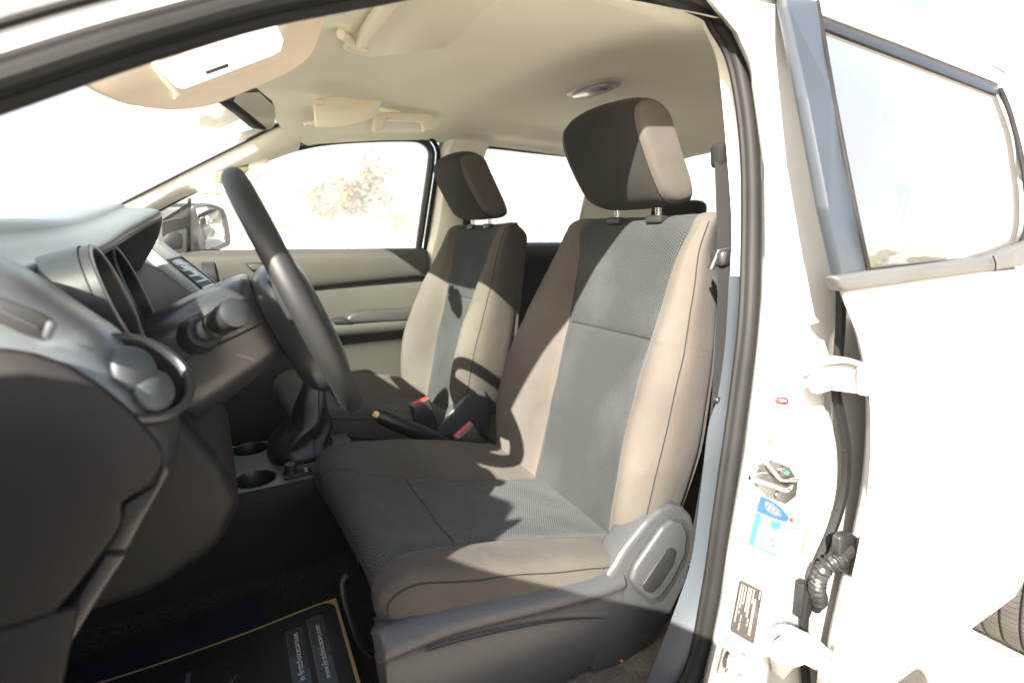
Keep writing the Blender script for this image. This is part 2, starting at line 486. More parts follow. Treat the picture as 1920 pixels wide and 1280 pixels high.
def front_seat(yc, o):
    G, ins, rest, sr = make_backrest(yc)
    C, cins, crest, cs = make_cushion(yc, 1 if o < 0 else 0)
    bm = nb(); put_grid(bm, G, True, cols=rest); cap(bm, G[-1]); cap(bm, G[0])
    put_grid(bm, C, True, cols=crest); cap(bm, C[0]); cap(bm, C[-1])
    seat = obj('front_seat', bm, 'bolster', truck)
    nr = len(G)
    bm = nb(); put_grid(bm, G, True, cols=ins, rows=range(sr, nr-1)); obj('backrest_panel', bm, 'insert', seat)
    bm = nb(); put_grid(bm, G, True, cols=ins, rows=range(0, sr)); obj('backrest_panel', bm, 'insert', seat)
    bm = nb(); put_grid(bm, C, True, cols=cins, rows=range(0, cs)); obj('cushion_panel', bm, 'insert_skylit', seat)
    bm = nb(); put_grid(bm, C, True, cols=cins, rows=range(cs, len(C)-1)); obj('cushion_panel', bm, 'insert_skylit', seat)
    nc = len(G[0])
    # stitched seams on the outer edge of the bolsters
    for j in (7*5-2, nc-7*5+2):
        obj('seam_piping', crease(G, j, 5, nr-14, .0013), 'headcl', seat); obj('seam_piping', crease(C, j, 14, len(C)-8, .0013), 'headcl', seat)
    H = make_headrest(yc, .865, .95) if o < 0 else make_headrest(yc, .89, .95)
    bm = nb(); put_grid(bm, H, True, rows=range(12, len(H)-13)); obj('headrest', bm, 'headcl', seat, auto=50)
    for q in (0, 1):
        rr = range(0, 12) if q == 0 else range(len(H)-13, len(H)-1)
        bm = nb(); put_grid(bm, H, True, rows=rr); cap(bm, H[0] if q == 0 else H[-1]); obj('headrest_side', bm, 'bolster', seat, auto=50)
    for row in (H[3*4], H[len(H)-1-3*4]):
        bm = nb(); tube(bm, row+[row[0]], .0012, 6, caps=False); obj('headrest_seam', bm, 'black', seat)
    for s in (-.062, .062):
        bm = nb(); tube(bm, [V((.812, yc+s, 1.30)), V((.797, yc+s, 1.40))], .0062, 14); obj('headrest_post', bm, 'chrome', seat)
        bm = nb(); box(bm, (.806, yc+s, 1.336), (.034, .044, .016), .004, Matrix.Rotation(.1, 4, 'Y')); obj('post_guide', bm, 'black', seat)
    # hidden frame and rails under the cushion
    bm = nb(); box(bm, (.46, yc, .66), (.36, .40, .06), .01)
    for s in (-.2, .2): box(bm, (.46, yc+s, .59), (.48, .035, .06), .004)
    obj('seat_rail', bm, 'black', seat)
    bm = nb()
    if o < 0: tube(bm, cr([A(x, y, Y=-.53) for x, y in ((650, 1078), (641, 1090), (645, 1122), (656, 1160), (669, 1196), (688, 1222), (720, 1230), (780, 1226))], 5), .0042, 10)
    else: tube(bm, cr([V((.26, yc-.165, .64)), V((.15, yc-.165, .655)), V((.128, yc-.155, .655)), V((.122, yc-.13, .655)), V((.122, yc, .655)), V((.122, yc+.13, .655)), V((.128, yc+.155, .655)), V((.15, yc+.165, .655)), V((.26, yc+.165, .64))], 6), .0055, 10)
    obj('slide_bar', bm, 'chrome' if False else 'black', seat)
    return seat


seatL = front_seat(-.37, -1)
seatR = front_seat(.37, 1)

# driver's outboard seat valance with recliner tower
YO = -.635
top = [A(x, y, Y=YO) for x, y in [(703, 1200), (722, 1186), (770, 1168), (850, 1140), (1000, 1106), (1110, 1080), (1165, 1062)]]
top = cr(top, 5)
bm = nb(); rows = []
n = len(top)
for i, p in enumerate(top):
    u = i/(n-1)
    zb = .545+.030*u
    fr = max(0, 1-u/.14)
    bulge = .006*math.sin(math.pi*u)
    rows.append([V((p.x+fr*.02, YO+.055, p.z-.015)), V((p.x, YO+.02, p.z)), V((p.x, YO+.004+fr*.01, p.z-.003)), V((p.x, YO-.009+fr*.012, p.z-.016)), V((p.x, YO-.012+fr*.012, p.z-.030)),
                 V((p.x+.002, YO-.006+fr*.015, p.z-.046)), V((p.x+.01*fr, YO-.006-bulge+fr*.015, p.z*.5+zb*.5)), V((p.x+.03*fr, YO-.002+fr*.015, zb+.03)), V((p.x+.05*fr, YO+.012, zb)), V((p.x+.05*fr, YO+.05, zb-.003))])
Gv = [cr(r, 4) for r in rows]
put_grid(bm, Gv); cap(bm, Gv[0]); cap(bm, Gv[-1])
tow = [A(x, y, Y=YO-.004) for x, y in [(1128, 1092), (1152, 1066), (1172, 1030), (1215, 977), (1240, 954), (1262, 946), (1283, 950), (1299, 966), (1306, 992), (1303, 1035), (1288, 1092), (1262, 1145), (1240, 1184), (1222, 1212), (1172, 1244), (1110, 1268)]]
prism(bm, tow, (0, .055, 0), .009, 3)
val = obj('seat_valance', bm, 'grey', seatL)
rec = [A(x, y, Y=YO-.004) for x, y in [(1180, 1093), (1190, 1062), (1242, 987), (1262, 971), (1284, 975), (1295, 998), (1291, 1041), (1264, 1094), (1242, 1126), (1222, 1133), (1193, 1112)]]
bm = nb(); prism(bm, [p+V((0, -.0015, 0)) for p in rec], (0, .01, 0), .001); obj('lever_recess', bm, 'doorg', seatL)
lev = [A(x, y, Y=YO-.016) for x, y in [(1184, 1090), (1194, 1062), (1244, 990), (1262, 976), (1281, 980), (1291, 1000), (1287, 1040), (1262, 1090), (1240, 1120), (1222, 1127), (1197, 1108)]]
bm = nb(); prism(bm, lev, (0, .014, 0), .006, 3); lv = obj('recliner_lever', bm, 'grey', seatL)
fing = [A(x, y, Y=YO-.0185) for x, y in [(1206, 1096), (1250, 1032), (1262, 1026), (1270, 1034), (1264, 1058), (1238, 1100), (1222, 1112), (1210, 1108)]]
bm = nb(); prism(bm, fing, (0, .006, 0), .0015); obj('finger_recess', bm, 'black', seatL)
# crease moulded in the valance
bm = nb(); tube(bm, cr([A(x, y, Y=YO-.011) for x, y in [(795, 1222), (860, 1203), (960, 1180), (1060, 1163), (1135, 1160)]], 6), [.0005]+[.0028]*23+[.0005], 8, flat=.6); obj('valance_crease', bm, 'grey', seatL)

# passenger seat's inboard valance and buckle side cover
YP = .37-.262
tow = [A(x, y, Y=YP) for x, y in [(822, 800), (838, 782), (870, 745), (892, 731), (910, 733), (918, 750), (920, 800), (900, 850), (820, 850)]]
bm = nb(); prism(bm, tow, (0, .04, 0), .008, 3)
prism(bm, [V((.24, YP, .70)), V((.24, YP, .745)), V((.40, YP, .735)), V((.55, YP, .71)), V((.64, YP, .69)), V((.64, YP, .60)), V((.24, YP, .60))], (0, .03, 0), .006)
obj('seat_valance', bm, 'grey', seatR)
# ------------------------------------------------------------------ STEERING WHEEL + COLUMN
WC = V((.114, -.37, 1.212)); WN = V((.925, -.085, .38)).normalized(); WY = (V((0, 1, 0))-WN*WN.y).normalized(); WU = WN.cross(WY)


def wp(y, u, nn=0.): return WC+WY*y+WU*u+WN*nn


bm = nb(); RW = .182
tube(bm, [wp(RW*math.cos(a), RW*math.sin(a)) for a in [2*math.pi*k/96 for k in range(96)]], .0168, 18, closed=True)
swheel = obj('steering_wheel', bm, 'wheel', truck)
bm = nb()
hub_rows = []
for nn, s in ((-.050, .72), (-.046, .86), (-.030, 1.0), (-.008, 1.04), (.010, 1.0), (.022, .85), (.026, .6)):
    row = []
    for k in range(28):
        t = 2*math.pi*k/28
        y = .106*s*math.copysign(abs(math.cos(t))**.62, math.cos(t)); u = (.080 if math.sin(t) > 0 else .122)*s*math.copysign(abs(math.sin(t))**.62, math.sin(t))
        row.append(wp(y, u-.022, nn))
    hub_rows.append(row)
put_grid(bm, dense(hub_rows, 2, 3, True), True); g = dense(hub_rows, 2, 3, True); cap(bm, g[0]); cap(bm, g[-1])
obj('wheel_hub', bm, 'shroud', swheel)
for (y0, u0, y1, u1, w0, w1) in ((-.09, .015, -.176, .03, .085, .06), (.09, .015, .176, .03, .085, .06), (-.03, -.09, -.045, -.176, .05, .034), (.03, -.09, .045, -.176, .05, .034)):
    bm = nb(); P0, P1 = wp(y0, u0), wp(y1, u1); d = (P1-P0).normalized(); c = d.cross(WN)
    pts = [P0+c*w0/2, P1+c*w1/2, P1-c*w1/2, P0-c*w0/2]
    prism(bm, [p-WN*.022 for p in pts], WN*.026, .008, 3); obj('wheel_spoke', bm, 'shroud', swheel)

# column shroud
bm = nb(); rows = []
for nn, ry, ru0, ru1, dz in ((-.048, .070, .055, .060, 0), (-.060, .078, .060, .068, 0), (-.11, .088, .062, .080, -.002), (-.17, .090, .060, .090, -.004), (-.24, .092, .055, .10, -.006), (-.31, .092, .05, .11, -.01)):
    row = []
    for k in range(28):
        t = 2*math.pi*k/28
        row.append(wp(ry*math.copysign(abs(math.cos(t))**.55, math.cos(t)), (ru0 if math.sin(t) > 0 else ru1)*math.copysign(abs(math.sin(t))**.55, math.sin(t))+dz, nn))
    rows.append(row)
g = dense(rows, 2, 3, True); put_grid(bm, g, True); cap(bm, g[0]); cap(bm, g[-1])
colm = obj('steering_column', bm, 'shroud', truck)
bm = nb(); tube(bm, [wp(ry*math.copysign(1, y)*1.003, -.004, nn) for y in (-1,) for ry, nn in ((.071, -.05), (.079, -.06), (.089, -.11), (.091, -.17), (.093, -.24))], .0016, 6); obj('shroud_joint', bm, 'deep', colm)
# near stalk with twist collars
sb, st = V((-.012, -.452, 1.180)), V((.026, -.565, 1.219)); sd = (st-sb)
bm = nb(); lathe(bm, sb-sd*.25, sd, [(0, 0), (.030, 0), (.031, .006), (.027, .016), (.024, .026), (.020, .034), (.0, .034)], 28); obj('stalk_collar', bm, 'black', colm)
bm = nb(); L = sd.length
lathe(bm, sb-sd*.10, sd, [(.0, 0), (.0145, 0), (.0135, .02), (.0145, .055), (.0165, .060), (.0168, .070), (.0150, .072), (.0150, .092), (.0170, .095), (.0172, .122), (.0160, .128), (.011, .1305), (0, .131)], 28)
obj('control_stalk', bm, 'black', colm)
bm = nb(); lathe(bm, sb-sd*.10+sd.normalized()*.0955, sd, [(.0171, 0), (.0176, .003), (.0176, .026), (.0165, .0325), (.010, .0358), (0, .0362)], 28); obj('stalk_knob', bm, 'dash', colm)

# ------------------------------------------------------------------ DASHBOARD
# near end: profile traced at the end of the dash, extruded across the car
YE = -.655
edge = [(-60, 478), (0, 507), (45, 532), (90, 562), (150, 602), (210, 645), (262, 700), (305, 755), (326, 800), (330, 845), (318, 885), (292, 930), (262, 985), (236, 1035), (190, 1110), (145, 1185), (100, 1262), (60, 1330)]
E3 = [A(x, y, Y=YE) for x, y in edge]
E3 = cr(E3, 3)


def dash_row(Y, sh, lift=0.):
    # profile displaced forward (sh) as it turns into the end cap
    return [V((p.x-sh*(1 if True else 0), Y, p.z-(sh*.35 if i < 14 else 0)+lift)) for i, p in enumerate(E3)]


bm = nb()
rows = [dash_row(-.712, .20), dash_row(-.710, .11), dash_row(-.700, .045), dash_row(-.683, .014), dash_row(-.655, .0), dash_row(-.615, -.002), dash_row(-.570, .004), dash_row(-.535, .020), dash_row(-.505, .055), dash_row(-.485, .13)]
DG = [list(r) for r in zip(*[cr(list(c), 4) for c in zip(*rows)])]
put_grid(bm, DG, cols=range(0, 21))
dash = obj('dashboard', bm, 'dash_skylit', truck, auto=60)
bm = nb(); put_grid(bm, DG, cols=range(21, len(DG[0])-1)); obj('lower_fascia', bm, 'dash', dash, auto=60)  # same dash surface, split so only the upper part carries the sky tone
# lower knee panel with its moulded border (darker, brownish)
low = [(0, 655), (60, 664), (128, 688), (185, 724), (238, 768), (282, 815), (303, 845), (306, 868), (286, 905), (225, 945), (228, 985), (205, 1020), (150, 1092), (80, 1178), (0, 1275), (-60, 1340), (-60, 655)]
bm = nb(); prism(bm, [A(x, y, Y=-.7165) for x, y in low], (0, .012, 0), .004, 3); obj('end_panel', bm, 'dashb', dash)
seam = [(305, 866), (262, 886), (205, 838), (150, 792)]
strip = [(286, 915), (306, 872), (318, 884), (292, 932), (262, 985), (238, 1032), (200, 1030), (226, 985), (230, 948)]
bm = nb(); prism(bm, [A(x, y, Y=-.705) for x, y in strip], (0, .012, 0), .003, 2); obj('edge_strip', bm, 'doorg', dash)
strip = [(196, 1042), (236, 1042), (190, 1112), (145, 1187), (92, 1275), (50, 1340), (10, 1340), (60, 1262), (120, 1165)]
bm = nb(); prism(bm, [A(x, y, Y=-.705) for x, y in strip], (0, .012, 0), .003, 2); obj('edge_strip', bm, 'doorg', dash)
# demister slot in the upper end
sl = [(-30, 552), (0, 559), (60, 581), (98, 600), (84, 640), (40, 626), (0, 607), (-30, 592)]
bm = nb(); prism(bm, [A(x, y, Y=-.7185) for x, y in sl], (0, .006, 0), .001); slot = obj('demister_slot', bm, 'deep', dash)
bm = nb()
prism(bm, [A(x, y, Y=-.7215) for x, y in [(-30, 572), (0, 579), (72, 612), (72, 617), (0, 585), (-30, 578)]], (0, .005, 0), .0006)
prism(bm, [A(x, y, Y=-.723) for x, y in [(88, 600), (106, 606), (92, 640), (76, 634)]], (0, .006, 0), .002)
obj('slot_vane', bm, 'vane', dash)

# round end vent: ring + swivelling eyeball
vc = A(255, 708, Y=-.655); vn = V((.50, -.56, .66)).normalized()
bm = nb(); lathe(bm, vc, vn, [(.043, -.022), (.049, -.006), (.050, .003), (.047, .006), (.043, .006), (.041, .003), (.039, -.03), (.0, -.03)], 40); vent = obj('round_vent', bm, 'dash', dash)
bm = nb(); lathe(bm, vc, vn, [(.0395, .001), (.0385, -.024), (0, -.0245)], 32); obj('vent_throat', bm, 'deep', dash)
va = vn.cross(V((0, 0, 1))).normalized(); vb = va.cross(vn)
for (px, py, rx, ry) in ((253, 692, .021, .017), (290, 732, .019, .016)):
    c = A(px, py, Y=-.672); bm = nb()
    b = bmesh.new(); bmesh.ops.create_uvsphere(b, u_segments=24, v_segments=14, radius=1)
    d1 = (A(325, 775, Y=-.655)-A(205, 640, Y=-.655)).normalized(); d2 = vn.cross(d1).normalized()
    for v in b.verts: v.co = c+d1*v.co.x*rx+d2*v.co.y*.021+vn*v.co.z*ry*.55
    for f in b.faces: f.smooth = True
    merge(bm, b); obj('vent_vane', bm, 'vane', dash)

# cluster hood (brow)
bm = nb(); rows = []
lip = [(-80, 524, -.66), (18, 509, -.56), (100, 487, -.46), (190, 464, -.37), (246, 430, -.26), (292, 405, -.17), (303, 401, -.13)]
for i, (x, y, Y) in enumerate(lip):
    p = A(x, y, Y=Y); u = i/6
    cz = 1.318+.018*u
    rows.append([V((-.70, Y, 1.17)), V((-.45, Y, 1.262+.02*u)), V((p.x-.11+.02*u, Y, max(cz, p.z+.012)-.004)), V((p.x-.045, Y, max(cz-.012, p.z+.008)*.5+p.z*.5+.004)), V((p.x-.012, Y, p.z+.006)), V((p.x, Y, p.z)),
                 V((p.x-.001, Y, p.z-.008)), V((p.x-.012, Y, p.z-.016)), V((p.x-.05, Y, p.z-.014)), V((p.x-.16, Y, p.z-.02))])
rows.append([q+V((-.012, .03, -.035)) for q in rows[-1]])
rows.append([q+V((-.03, .02, -.05)) for q in rows[-1]])
put_grid(bm, dense(rows, 4, 4)); obj('instrument_hood', bm, 'dash_skylit', dash, auto=60)
# binnacle floor / backing under the hood
bm = nb(); prism(bm, [V((-.70, -.64, 1.16)), V((-.24, -.64, 1.245)), V((-.16, -.64, 1.17)), V((-.14, -.64, 1.08)), V((-.30, -.64, .98)), V((-.70, -.64, .90))], (0, .66, 0), .01); obj('dash_core', bm, 'dashb', dash)
# two tunnelled dials
for cx, cy_, yc, R_, (ax) in ((0, 0, -.455, .062, 0), (0, 0, -.265, .074, 0)):
    ax = V((.95, 0, .28)).normalized()
    pr = A(222, 560, Y=yc-.01) if yc < -.4 else A(258, 553, Y=yc)
    bm = nb(); lathe(bm, pr, ax, [(R_, -.17), (R_+.002, -.08), (R_+.004, 0)], 44); lathe(bm, pr, ax, [(R_-.004, 0), (R_-.008, -.10)], 44); pod = obj('dial_tunnel', bm, 'black', dash)
    bm = nb(); lathe(bm, pr, ax, [(R_-.003, -.004), (R_-.001, .002), (R_+.002, .0025), (R_+.0035, -.001), (R_+.003, -.005)], 44); obj('tunnel_ring', bm, 'silver', dash)
    bm = nb(); lathe(bm, pr-ax*.098, ax, [(R_-.007, 0), (0, .001)], 44); obj('dial_face', bm, 'deep', dash)
    if yc < -.4:
        bm = nb(); lathe(bm, pr, ax, [(R_+.0035, -.15), (R_+.0045, -.06), (R_+.0055, -.010)], 44); obj('tunnel_sleeve', bm, 'dash', dash)

# centre stack with its vent
def stack(Y0, Y1, prof, m, nm, bev=.006):
    bm = nb(); prism(bm, [V((x, Y0, z)) for x, z in prof], (0, Y1-Y0, 0), bev, 3); return obj(nm, bm, m, dash)


SP = [(-.70, 1.17), (-.30, 1.275), (-.115, 1.268), (-.078, 1.244), (-.012, 1.172), (-.02, 1.05), (-.06, .92), (-.12, .83), (-.70, .80)]
stack(-.05, .27, SP, 'dash_skylit', 'centre_stack')
cvp = [A(268, 452, Y=-.04), A(304, 452, Y=.14), A(418, 538, Y=.14), A(394, 562, Y=-.04)]
cn = (cvp[1]-cvp[0]).cross(cvp[2]-cvp[0]).normalized()
if cn.z < 0: cn = -cn
bm = nb(); prism(bm, cvp, -cn*.02, .003, 2); obj('console_panel', bm, 'silverp', dash)


def CV(u, v, l=0.):
    return cvp[0].lerp(cvp[3], u).lerp(cvp[1].lerp(cvp[2], u), v)+cn*l


bm = nb(); prism(bm, [CV(.34, .10, .001), CV(.34, .80, .001), CV(.90, .80, .001), CV(.90, .10, .001)], -cn*.002, 0); obj('air_vent', bm, 'deep', dash)
bm = nb(); tube(bm, [CV(.33, .08, .0015), CV(.33, .82, .0015), CV(.91, .82, .0015), CV(.91, .08, .0015)], .003, 8, closed=True); obj('vent_frame', bm, 'vane', dash)
for k in range(5):
    u = .40+.105*k
    bm = nb(); prism(bm, [CV(u, .14, .0015), CV(u+.05, .74, .0015), CV(u+.085, .74, .0015), CV(u+.03, .14, .0015)], cn*.002, .0006); obj('vent_fin', bm, 'silverp', dash)
# passenger side dash
bm = nb()
PD = [(-.70, 1.17), (-.42, 1.255), (-.20, 1.262), (-.13, 1.235), (-.09, 1.16), (-.10, 1.05), (-.16, .95), (-.30, .84), (-.70, .80)]
prism(bm, [V((x, .272, z)) for x, z in PD], (0, .43, 0), .02, 3); obj('passenger_fascia', bm, 'dash', dash)
bm = nb(); lathe(bm, A(398, 517, Y=.60), (1, -.1, .1), [(.0, 0), (.030, 0), (.032, .012), (.040, .014), (.042, .004), (.044, -.02)], 32); obj('round_vent', bm, 'black', dash)
# knee bolster and column lower cover
bm = nb()
KB = [(-.14, 1.19), (-.055, 1.10), (-.01, 1.02), (.01, .955), (-.02, .90), (-.10, .86), (-.30, .84), (-.30, 1.1)]
prism(bm, [V((x, -.50, z)) for x, z in KB], (0, .40, 0), .02, 4); obj('knee_bolster', bm, 'dashb', dash)
bm = nb(); prism(bm, [V((-.55, -.72, .98)), V((-.12, -.72, 1.0)), V((-.16, -.72, .86)), V((-.30, -.72, .70)), V((-.55, -.72, .6))], (0, .012, 0), .004); obj('kick_panel', bm, 'dashb', dash)

# ------------------------------------------------------------------ CENTRE CONSOLE
bm = nb()
ZC = .80


def cell_grid(bm, x0, x1, y0, y1, holes, z, step=.005):
    """flat console top with real round openings: cells inside an opening are left out, rims snapped to it"""
    nx = int((x1-x0)/step); ny = int((y1-y0)/step)
    vv = {}

    def vert(i, j):
        if (i, j) not in vv:
            p = V((x0+(x1-x0)*i/nx, y0+(y1-y0)*j/ny, z))
            for hx, hy, rx, ry in holes:
                d = V(((p.x-hx)/rx, (p.y-hy)/ry))
                if .90 < d.length < 1.12:
                    d.normalize(); p.x = hx+d.x*rx; p.y = hy+d.y*ry
            vv[(i, j)] = bm.verts.new(p)
        return vv[(i, j)]
    for i in range(nx):
        for j in range(ny):
            cx, cy = x0+(x1-x0)*(i+.5)/nx, y0+(y1-y0)*(j+.5)/ny
            if any(((cx-hx)/rx)**2+((cy-hy)/ry)**2 < .98 for hx, hy, rx, ry in holes): continue
            f = bm.faces.new((vert(i, j), vert(i+1, j), vert(i+1, j+1), vert(i, j+1))); f.smooth = True


CUPS = [(.043, -.068, .041, .041), (.046, .118, .041, .041)]
TRAY = (-.10, .0, .075, .105)
cell_grid(bm, -.24, .27, -.122, .155, CUPS+[TRAY], ZC)
con = obj('centre_console', bm, 'dash_skylit', truck)
bm = nb()
pr = [(-.122, ZC), (-.132, ZC-.004), (-.138, ZC-.014), (-.139, ZC-.05), (-.145, .60), (-.15, .55)]
put_grid(bm, [[V((x, y, z-(.0 if x < .26 else .0))) for y, z in pr] for x in (-.40, -.24, 0, .27)])
put_grid(bm, [[V((x, .033-(y-.0165)+.0, z)) for y, z in pr] for x in (-.40, -.24, 0, .27)])
obj('console_side', bm, 'dashb', con)
for hx, hy, rx, ry in CUPS:
    bm = nb(); lathe(bm, (hx, hy, ZC), (0, 0, 1), [(rx+.0015, .0012), (rx, .0005), (rx-.003, -.006), (rx-.006, -.055), (0, -.056)], 40); obj('cup_holder', bm, 'black', con)
hx, hy, rx, ry = TRAY
bm = nb(); rows = [[V((hx+rx*k*math.cos(a), hy+ry*k*math.sin(a), ZC+z)) for a in [2*math.pi*q/40 for q in range(40)]] for k, z in ((1.03, .004), (1.0, .004), (.97, -.01), (.93, -.06), (.5, -.065), (.01, -.065))]
put_grid(bm, rows, True); obj('storage_tray', bm, 'black', con)
# rear, lower part of the console with handbrake slot
bm = nb(); prism(bm, [V((.262, -.105, .55)), V((.262, -.105, .796)), V((.32, -.105, .775)), V((.42, -.105, .748)), V((.66, -.105, .735)), V((.66, -.105, .55))], (0, .225, 0), .01, 3); obj('console_rear', bm, 'dashb', con)
# gear lever boot
g = .0
rows = []
bx, by = .150, .030
for (cx, cy, z, rx, ry, wv) in ((bx, by, ZC, .070, .070, .0), (bx, by, ZC+.010, .072, .072, .03), (bx-.002, by, ZC+.026, .066, .068, .10), (bx+.006, by, ZC+.048, .056, .060, .14), (bx+.022, by, ZC+.072, .046, .050, .12), (bx+.028, by, ZC+.10, .040, .042, .08), (bx+.034, by, ZC+.135, .031, .034, .06), (bx+.042, by, ZC+.17, .023, .026, .03), (bx+.047, by, ZC+.195, .017, .018, .0)):
    rows.append([V((cx+rx*(1+wv*math.sin(5*a+z*40)+.5*wv*math.sin(3*a-z*70))*math.copysign(abs(math.cos(a))**.8, math.cos(a)), cy+ry*(1+wv*math.sin(4*a-z*55))*math.copysign(abs(math.sin(a))**.8, math.sin(a)), z+.006*wv/.1*math.sin(3*a+1))) for a in [2*math.pi*k/28 for k in range(28)]])
bm = nb(); put_grid(bm, dense(rows, 2, 4, True), True); gl = obj('gear_lever', bm, 'leather', truck, auto=0)
bm = nb()
sp = [rows[i][22].copy()+V((0, -.0015, .0)) for i in range(len(rows))]
tube(bm, cr(sp, 4), .0013, 6); obj('boot_seam', bm, 'dash', gl)
bm = nb(); tube(bm, [V((bx+.046, by, ZC+.19)), V((bx+.056, by, ZC+.235))], .008, 14)
b = bmesh.new(); bmesh.ops.create_uvsphere(b, u_segments=24, v_segments=16, radius=.025); bmesh.ops.scale(b, vec=(1, .95, 1.25), verts=b.verts); bmesh.ops.translate(b, vec=(bx+.062, by, ZC+.26), verts=b.verts)
for f in b.faces: f.smooth = True
merge(bm, b); obj('gear_knob', bm, 'black', gl)
# four wheel drive selector
kc = A(546, 888, Z=ZC+.004)
bm = nb(); box(bm, kc+V((.013, 0, -.001)), (.058, .034, .006), .003); kp = obj('selector_plate', bm, 'black', con)
bm = nb(); lathe(bm, kc+V((0, 0, .002)), (0, 0, 1), [(.0155, 0), (.0150, .003), (.0130, .005), (.0125, .018), (.0112, .0215), (0, .022)], 28); box(bm, kc+V((.004, -.002, .0235)), (.014, .003, .003), .001); obj('selector_knob', bm, 'dash', con)
bm = nb()
for k, yy in enumerate((-.008, 0, .008)):
    box(bm, kc+V((.030, yy, .0026)), (.006, .003, .0006), 0)
obj('selector_marking', bm, 'whitep', con)

# handbrake
h0, h1 = A(850, 838, Y=.0), A(708, 778, Y=.0)
ax = (h1-h0).normalized()
bm = nb(); pth = [h0-ax*.05, h0, h0+ax*.05, h0+ax*.065, h0+ax*.10, h0+ax*.16, h1-ax*.012, h1]
tube(bm, pth, [.015, .016, .0165, .0205, .0215, .0205, .0198, .0150], 18); hb = obj('handbrake', bm, 'leather', truck)
bm = nb(); tube(bm, [h0+ax*.058, h0+ax*.064], .0222, 18); obj('handbrake_collar', bm, 'black', hb)
bm = nb(); lathe(bm, h1-ax*.002, ax, [(.0088, 0), (.0088, .008), (.0070, .013), (0, .014)], 18); obj('release_knob', bm, 'yellow', hb)

# seat belt buckles on their stalks
for (pb, pt, yy, lean) in (((905, 858), (868, 806), -.10, 0), ((800, 800), (786, 752), .095, 0)):
    p0, p1 = A(*pb, Y=yy), A(*pt, Y=yy); d = (p1-p0).normalized(); s = V((0, 1, 0)); w = d.cross(s).normalized()
    bm = nb()
    hw, hd = .029, .013
    pts = [p0-w*hw*.8-d*.02, p0-w*hw, p1-w*hw, p1+w*hw, p0+w*hw, p0+w*hw*.8-d*.02]
    prism(bm, [q-s*hd for q in pts], s*2*hd, .006, 3); bk = obj('belt_buckle', bm, 'tin', truck)
    bm = nb(); pts = [p1-w*hw*.86-d*.002, p1+w*hw*.86-d*.002, p1+w*hw*.86+d*.004, p1-w*hw*.86+d*.004]
    prism(bm, [q-s*hd*.75 for q in pts], s*1.2*hd, .0015); obj('release_button', bm, 'red', bk)
    bm = nb(); prism(bm, [q-s*hd*.9 for q in [p1-w*hw*.95-d*.001, p1+w*hw*.95-d*.001, p1+w*hw*.95+d*.0012, p1-w*hw*.95+d*.0012]], s*1.8*hd, .0004); obj('buckle_bezel', bm, 'greyl', bk)
    bm = nb(); tube(bm, cr([p0-d*.015, p0-d*.06, V((p0.x+.02, yy, .62))], 6), .011, 10, flat=.4); obj('buckle_stalk', bm, 'black', bk)
# ------------------------------------------------------------------ CABIN: headliner, pillars, far doors, floor
def lerp_tab(T, x):
    if x <= T[0][0]: return T[0][1]
    for (a, b), (c, d) in zip(T, T[1:]):
        if x <= c: return b+(d-b)*(x-a)/(c-a)
    return T[-1][1]


ZE = [(.05, 1.505), (.2, 1.565), (.35, 1.600), (.52, 1.625), (.7, 1.640), (1.0, 1.640), (1.5, 1.630), (1.78, 1.595)]
ZM = [(.10, 1.640), (.2, 1.668), (.34, 1.694), (.50, 1.706), (.62, 1.703), (.72, 1.692), (.84, 1.701), (1.0, 1.716), (1.3, 1.712), (1.6, 1.68), (1.78, 1.625)]
bm = nb(); rows = []
for X in (.10, .16, .24, .34, .45, .55, .64, .72, .80, .9, 1.0, 1.15, 1.3, 1.5, 1.65, 1.76):
    zc, ze = lerp_tab(ZM, X), lerp_tab(ZE, X)
    half = [(0, zc), (.2, zc-.002), (.36, zc-.008), (.46, zc-.020), (.525, ze*.55+zc*.45-.008), (.572, ze+.016), (.598, ze+.002), (.615, ze-.004)]
    far = []
    for q, (y, z) in enumerate(half[1:], 1):
        Xp = X+(.20*(y/.6)**3*min(1, (.42-X)/.3) if X < .42 else 0)
        zc2, ze2 = lerp_tab(ZM, Xp), lerp_tab(ZE, Xp)
        far.append(V((Xp, y, [0, zc2-.002, zc2-.008, zc2-.020, ze2*.55+zc2*.45-.008, ze2+.016, ze2+.002, ze2-.004][q])))
    rows.append([V((X, -y, z)) for y, z in reversed(half)]+far)
G = dense(rows, 4, 4)
# raised pad in front (visor pockets) and soft transverse rib
for r in G:
    for p in r:
        k = 1/(1+math.exp(-(p.x-.40-.10*math.cos(p.y*5))/.012)); f = max(0, 1-(abs(p.y)/.50)**6)
        p.z += -.012*f*k*math.exp(-max(0, p.x-.42)/.20)
put_grid(bm, G); hl = obj('headliner', bm, 'cream', truck)

# roof lamp
bm = nb(); c = A(1112, 166, Z=1.712)
rz = Matrix.Rotation(math.radians(4), 4, 'Z')
prism(bm, [rz@V((.046*math.copysign(abs(math.cos(a))**.75, math.cos(a)), .096*math.copysign(abs(math.sin(a))**.75, math.sin(a)), -.008))+c+V((0, 0, .002)) for a in [math.pi*q/14 for q in range(28)]], (0, 0, .022), .005, 3); lamp = obj('roof_lamp', bm, 'lampg', truck)
bm = nb(); prism(bm, [rz@V((.032*math.copysign(abs(math.cos(a))**.75, math.cos(a)), .076*math.copysign(abs(math.sin(a))**.75, math.sin(a)), -.012))+c for a in [math.pi*q/14 for q in range(28)]], (0, 0, .012), .003, 3); obj('lamp_lens', bm, 'lens', lamp)
bm = nb(); box(bm, c+V((.004, -.045, -.013)), (.010, .016, .006), .002, rz); obj('lamp_switch', bm, 'greyl', lamp)

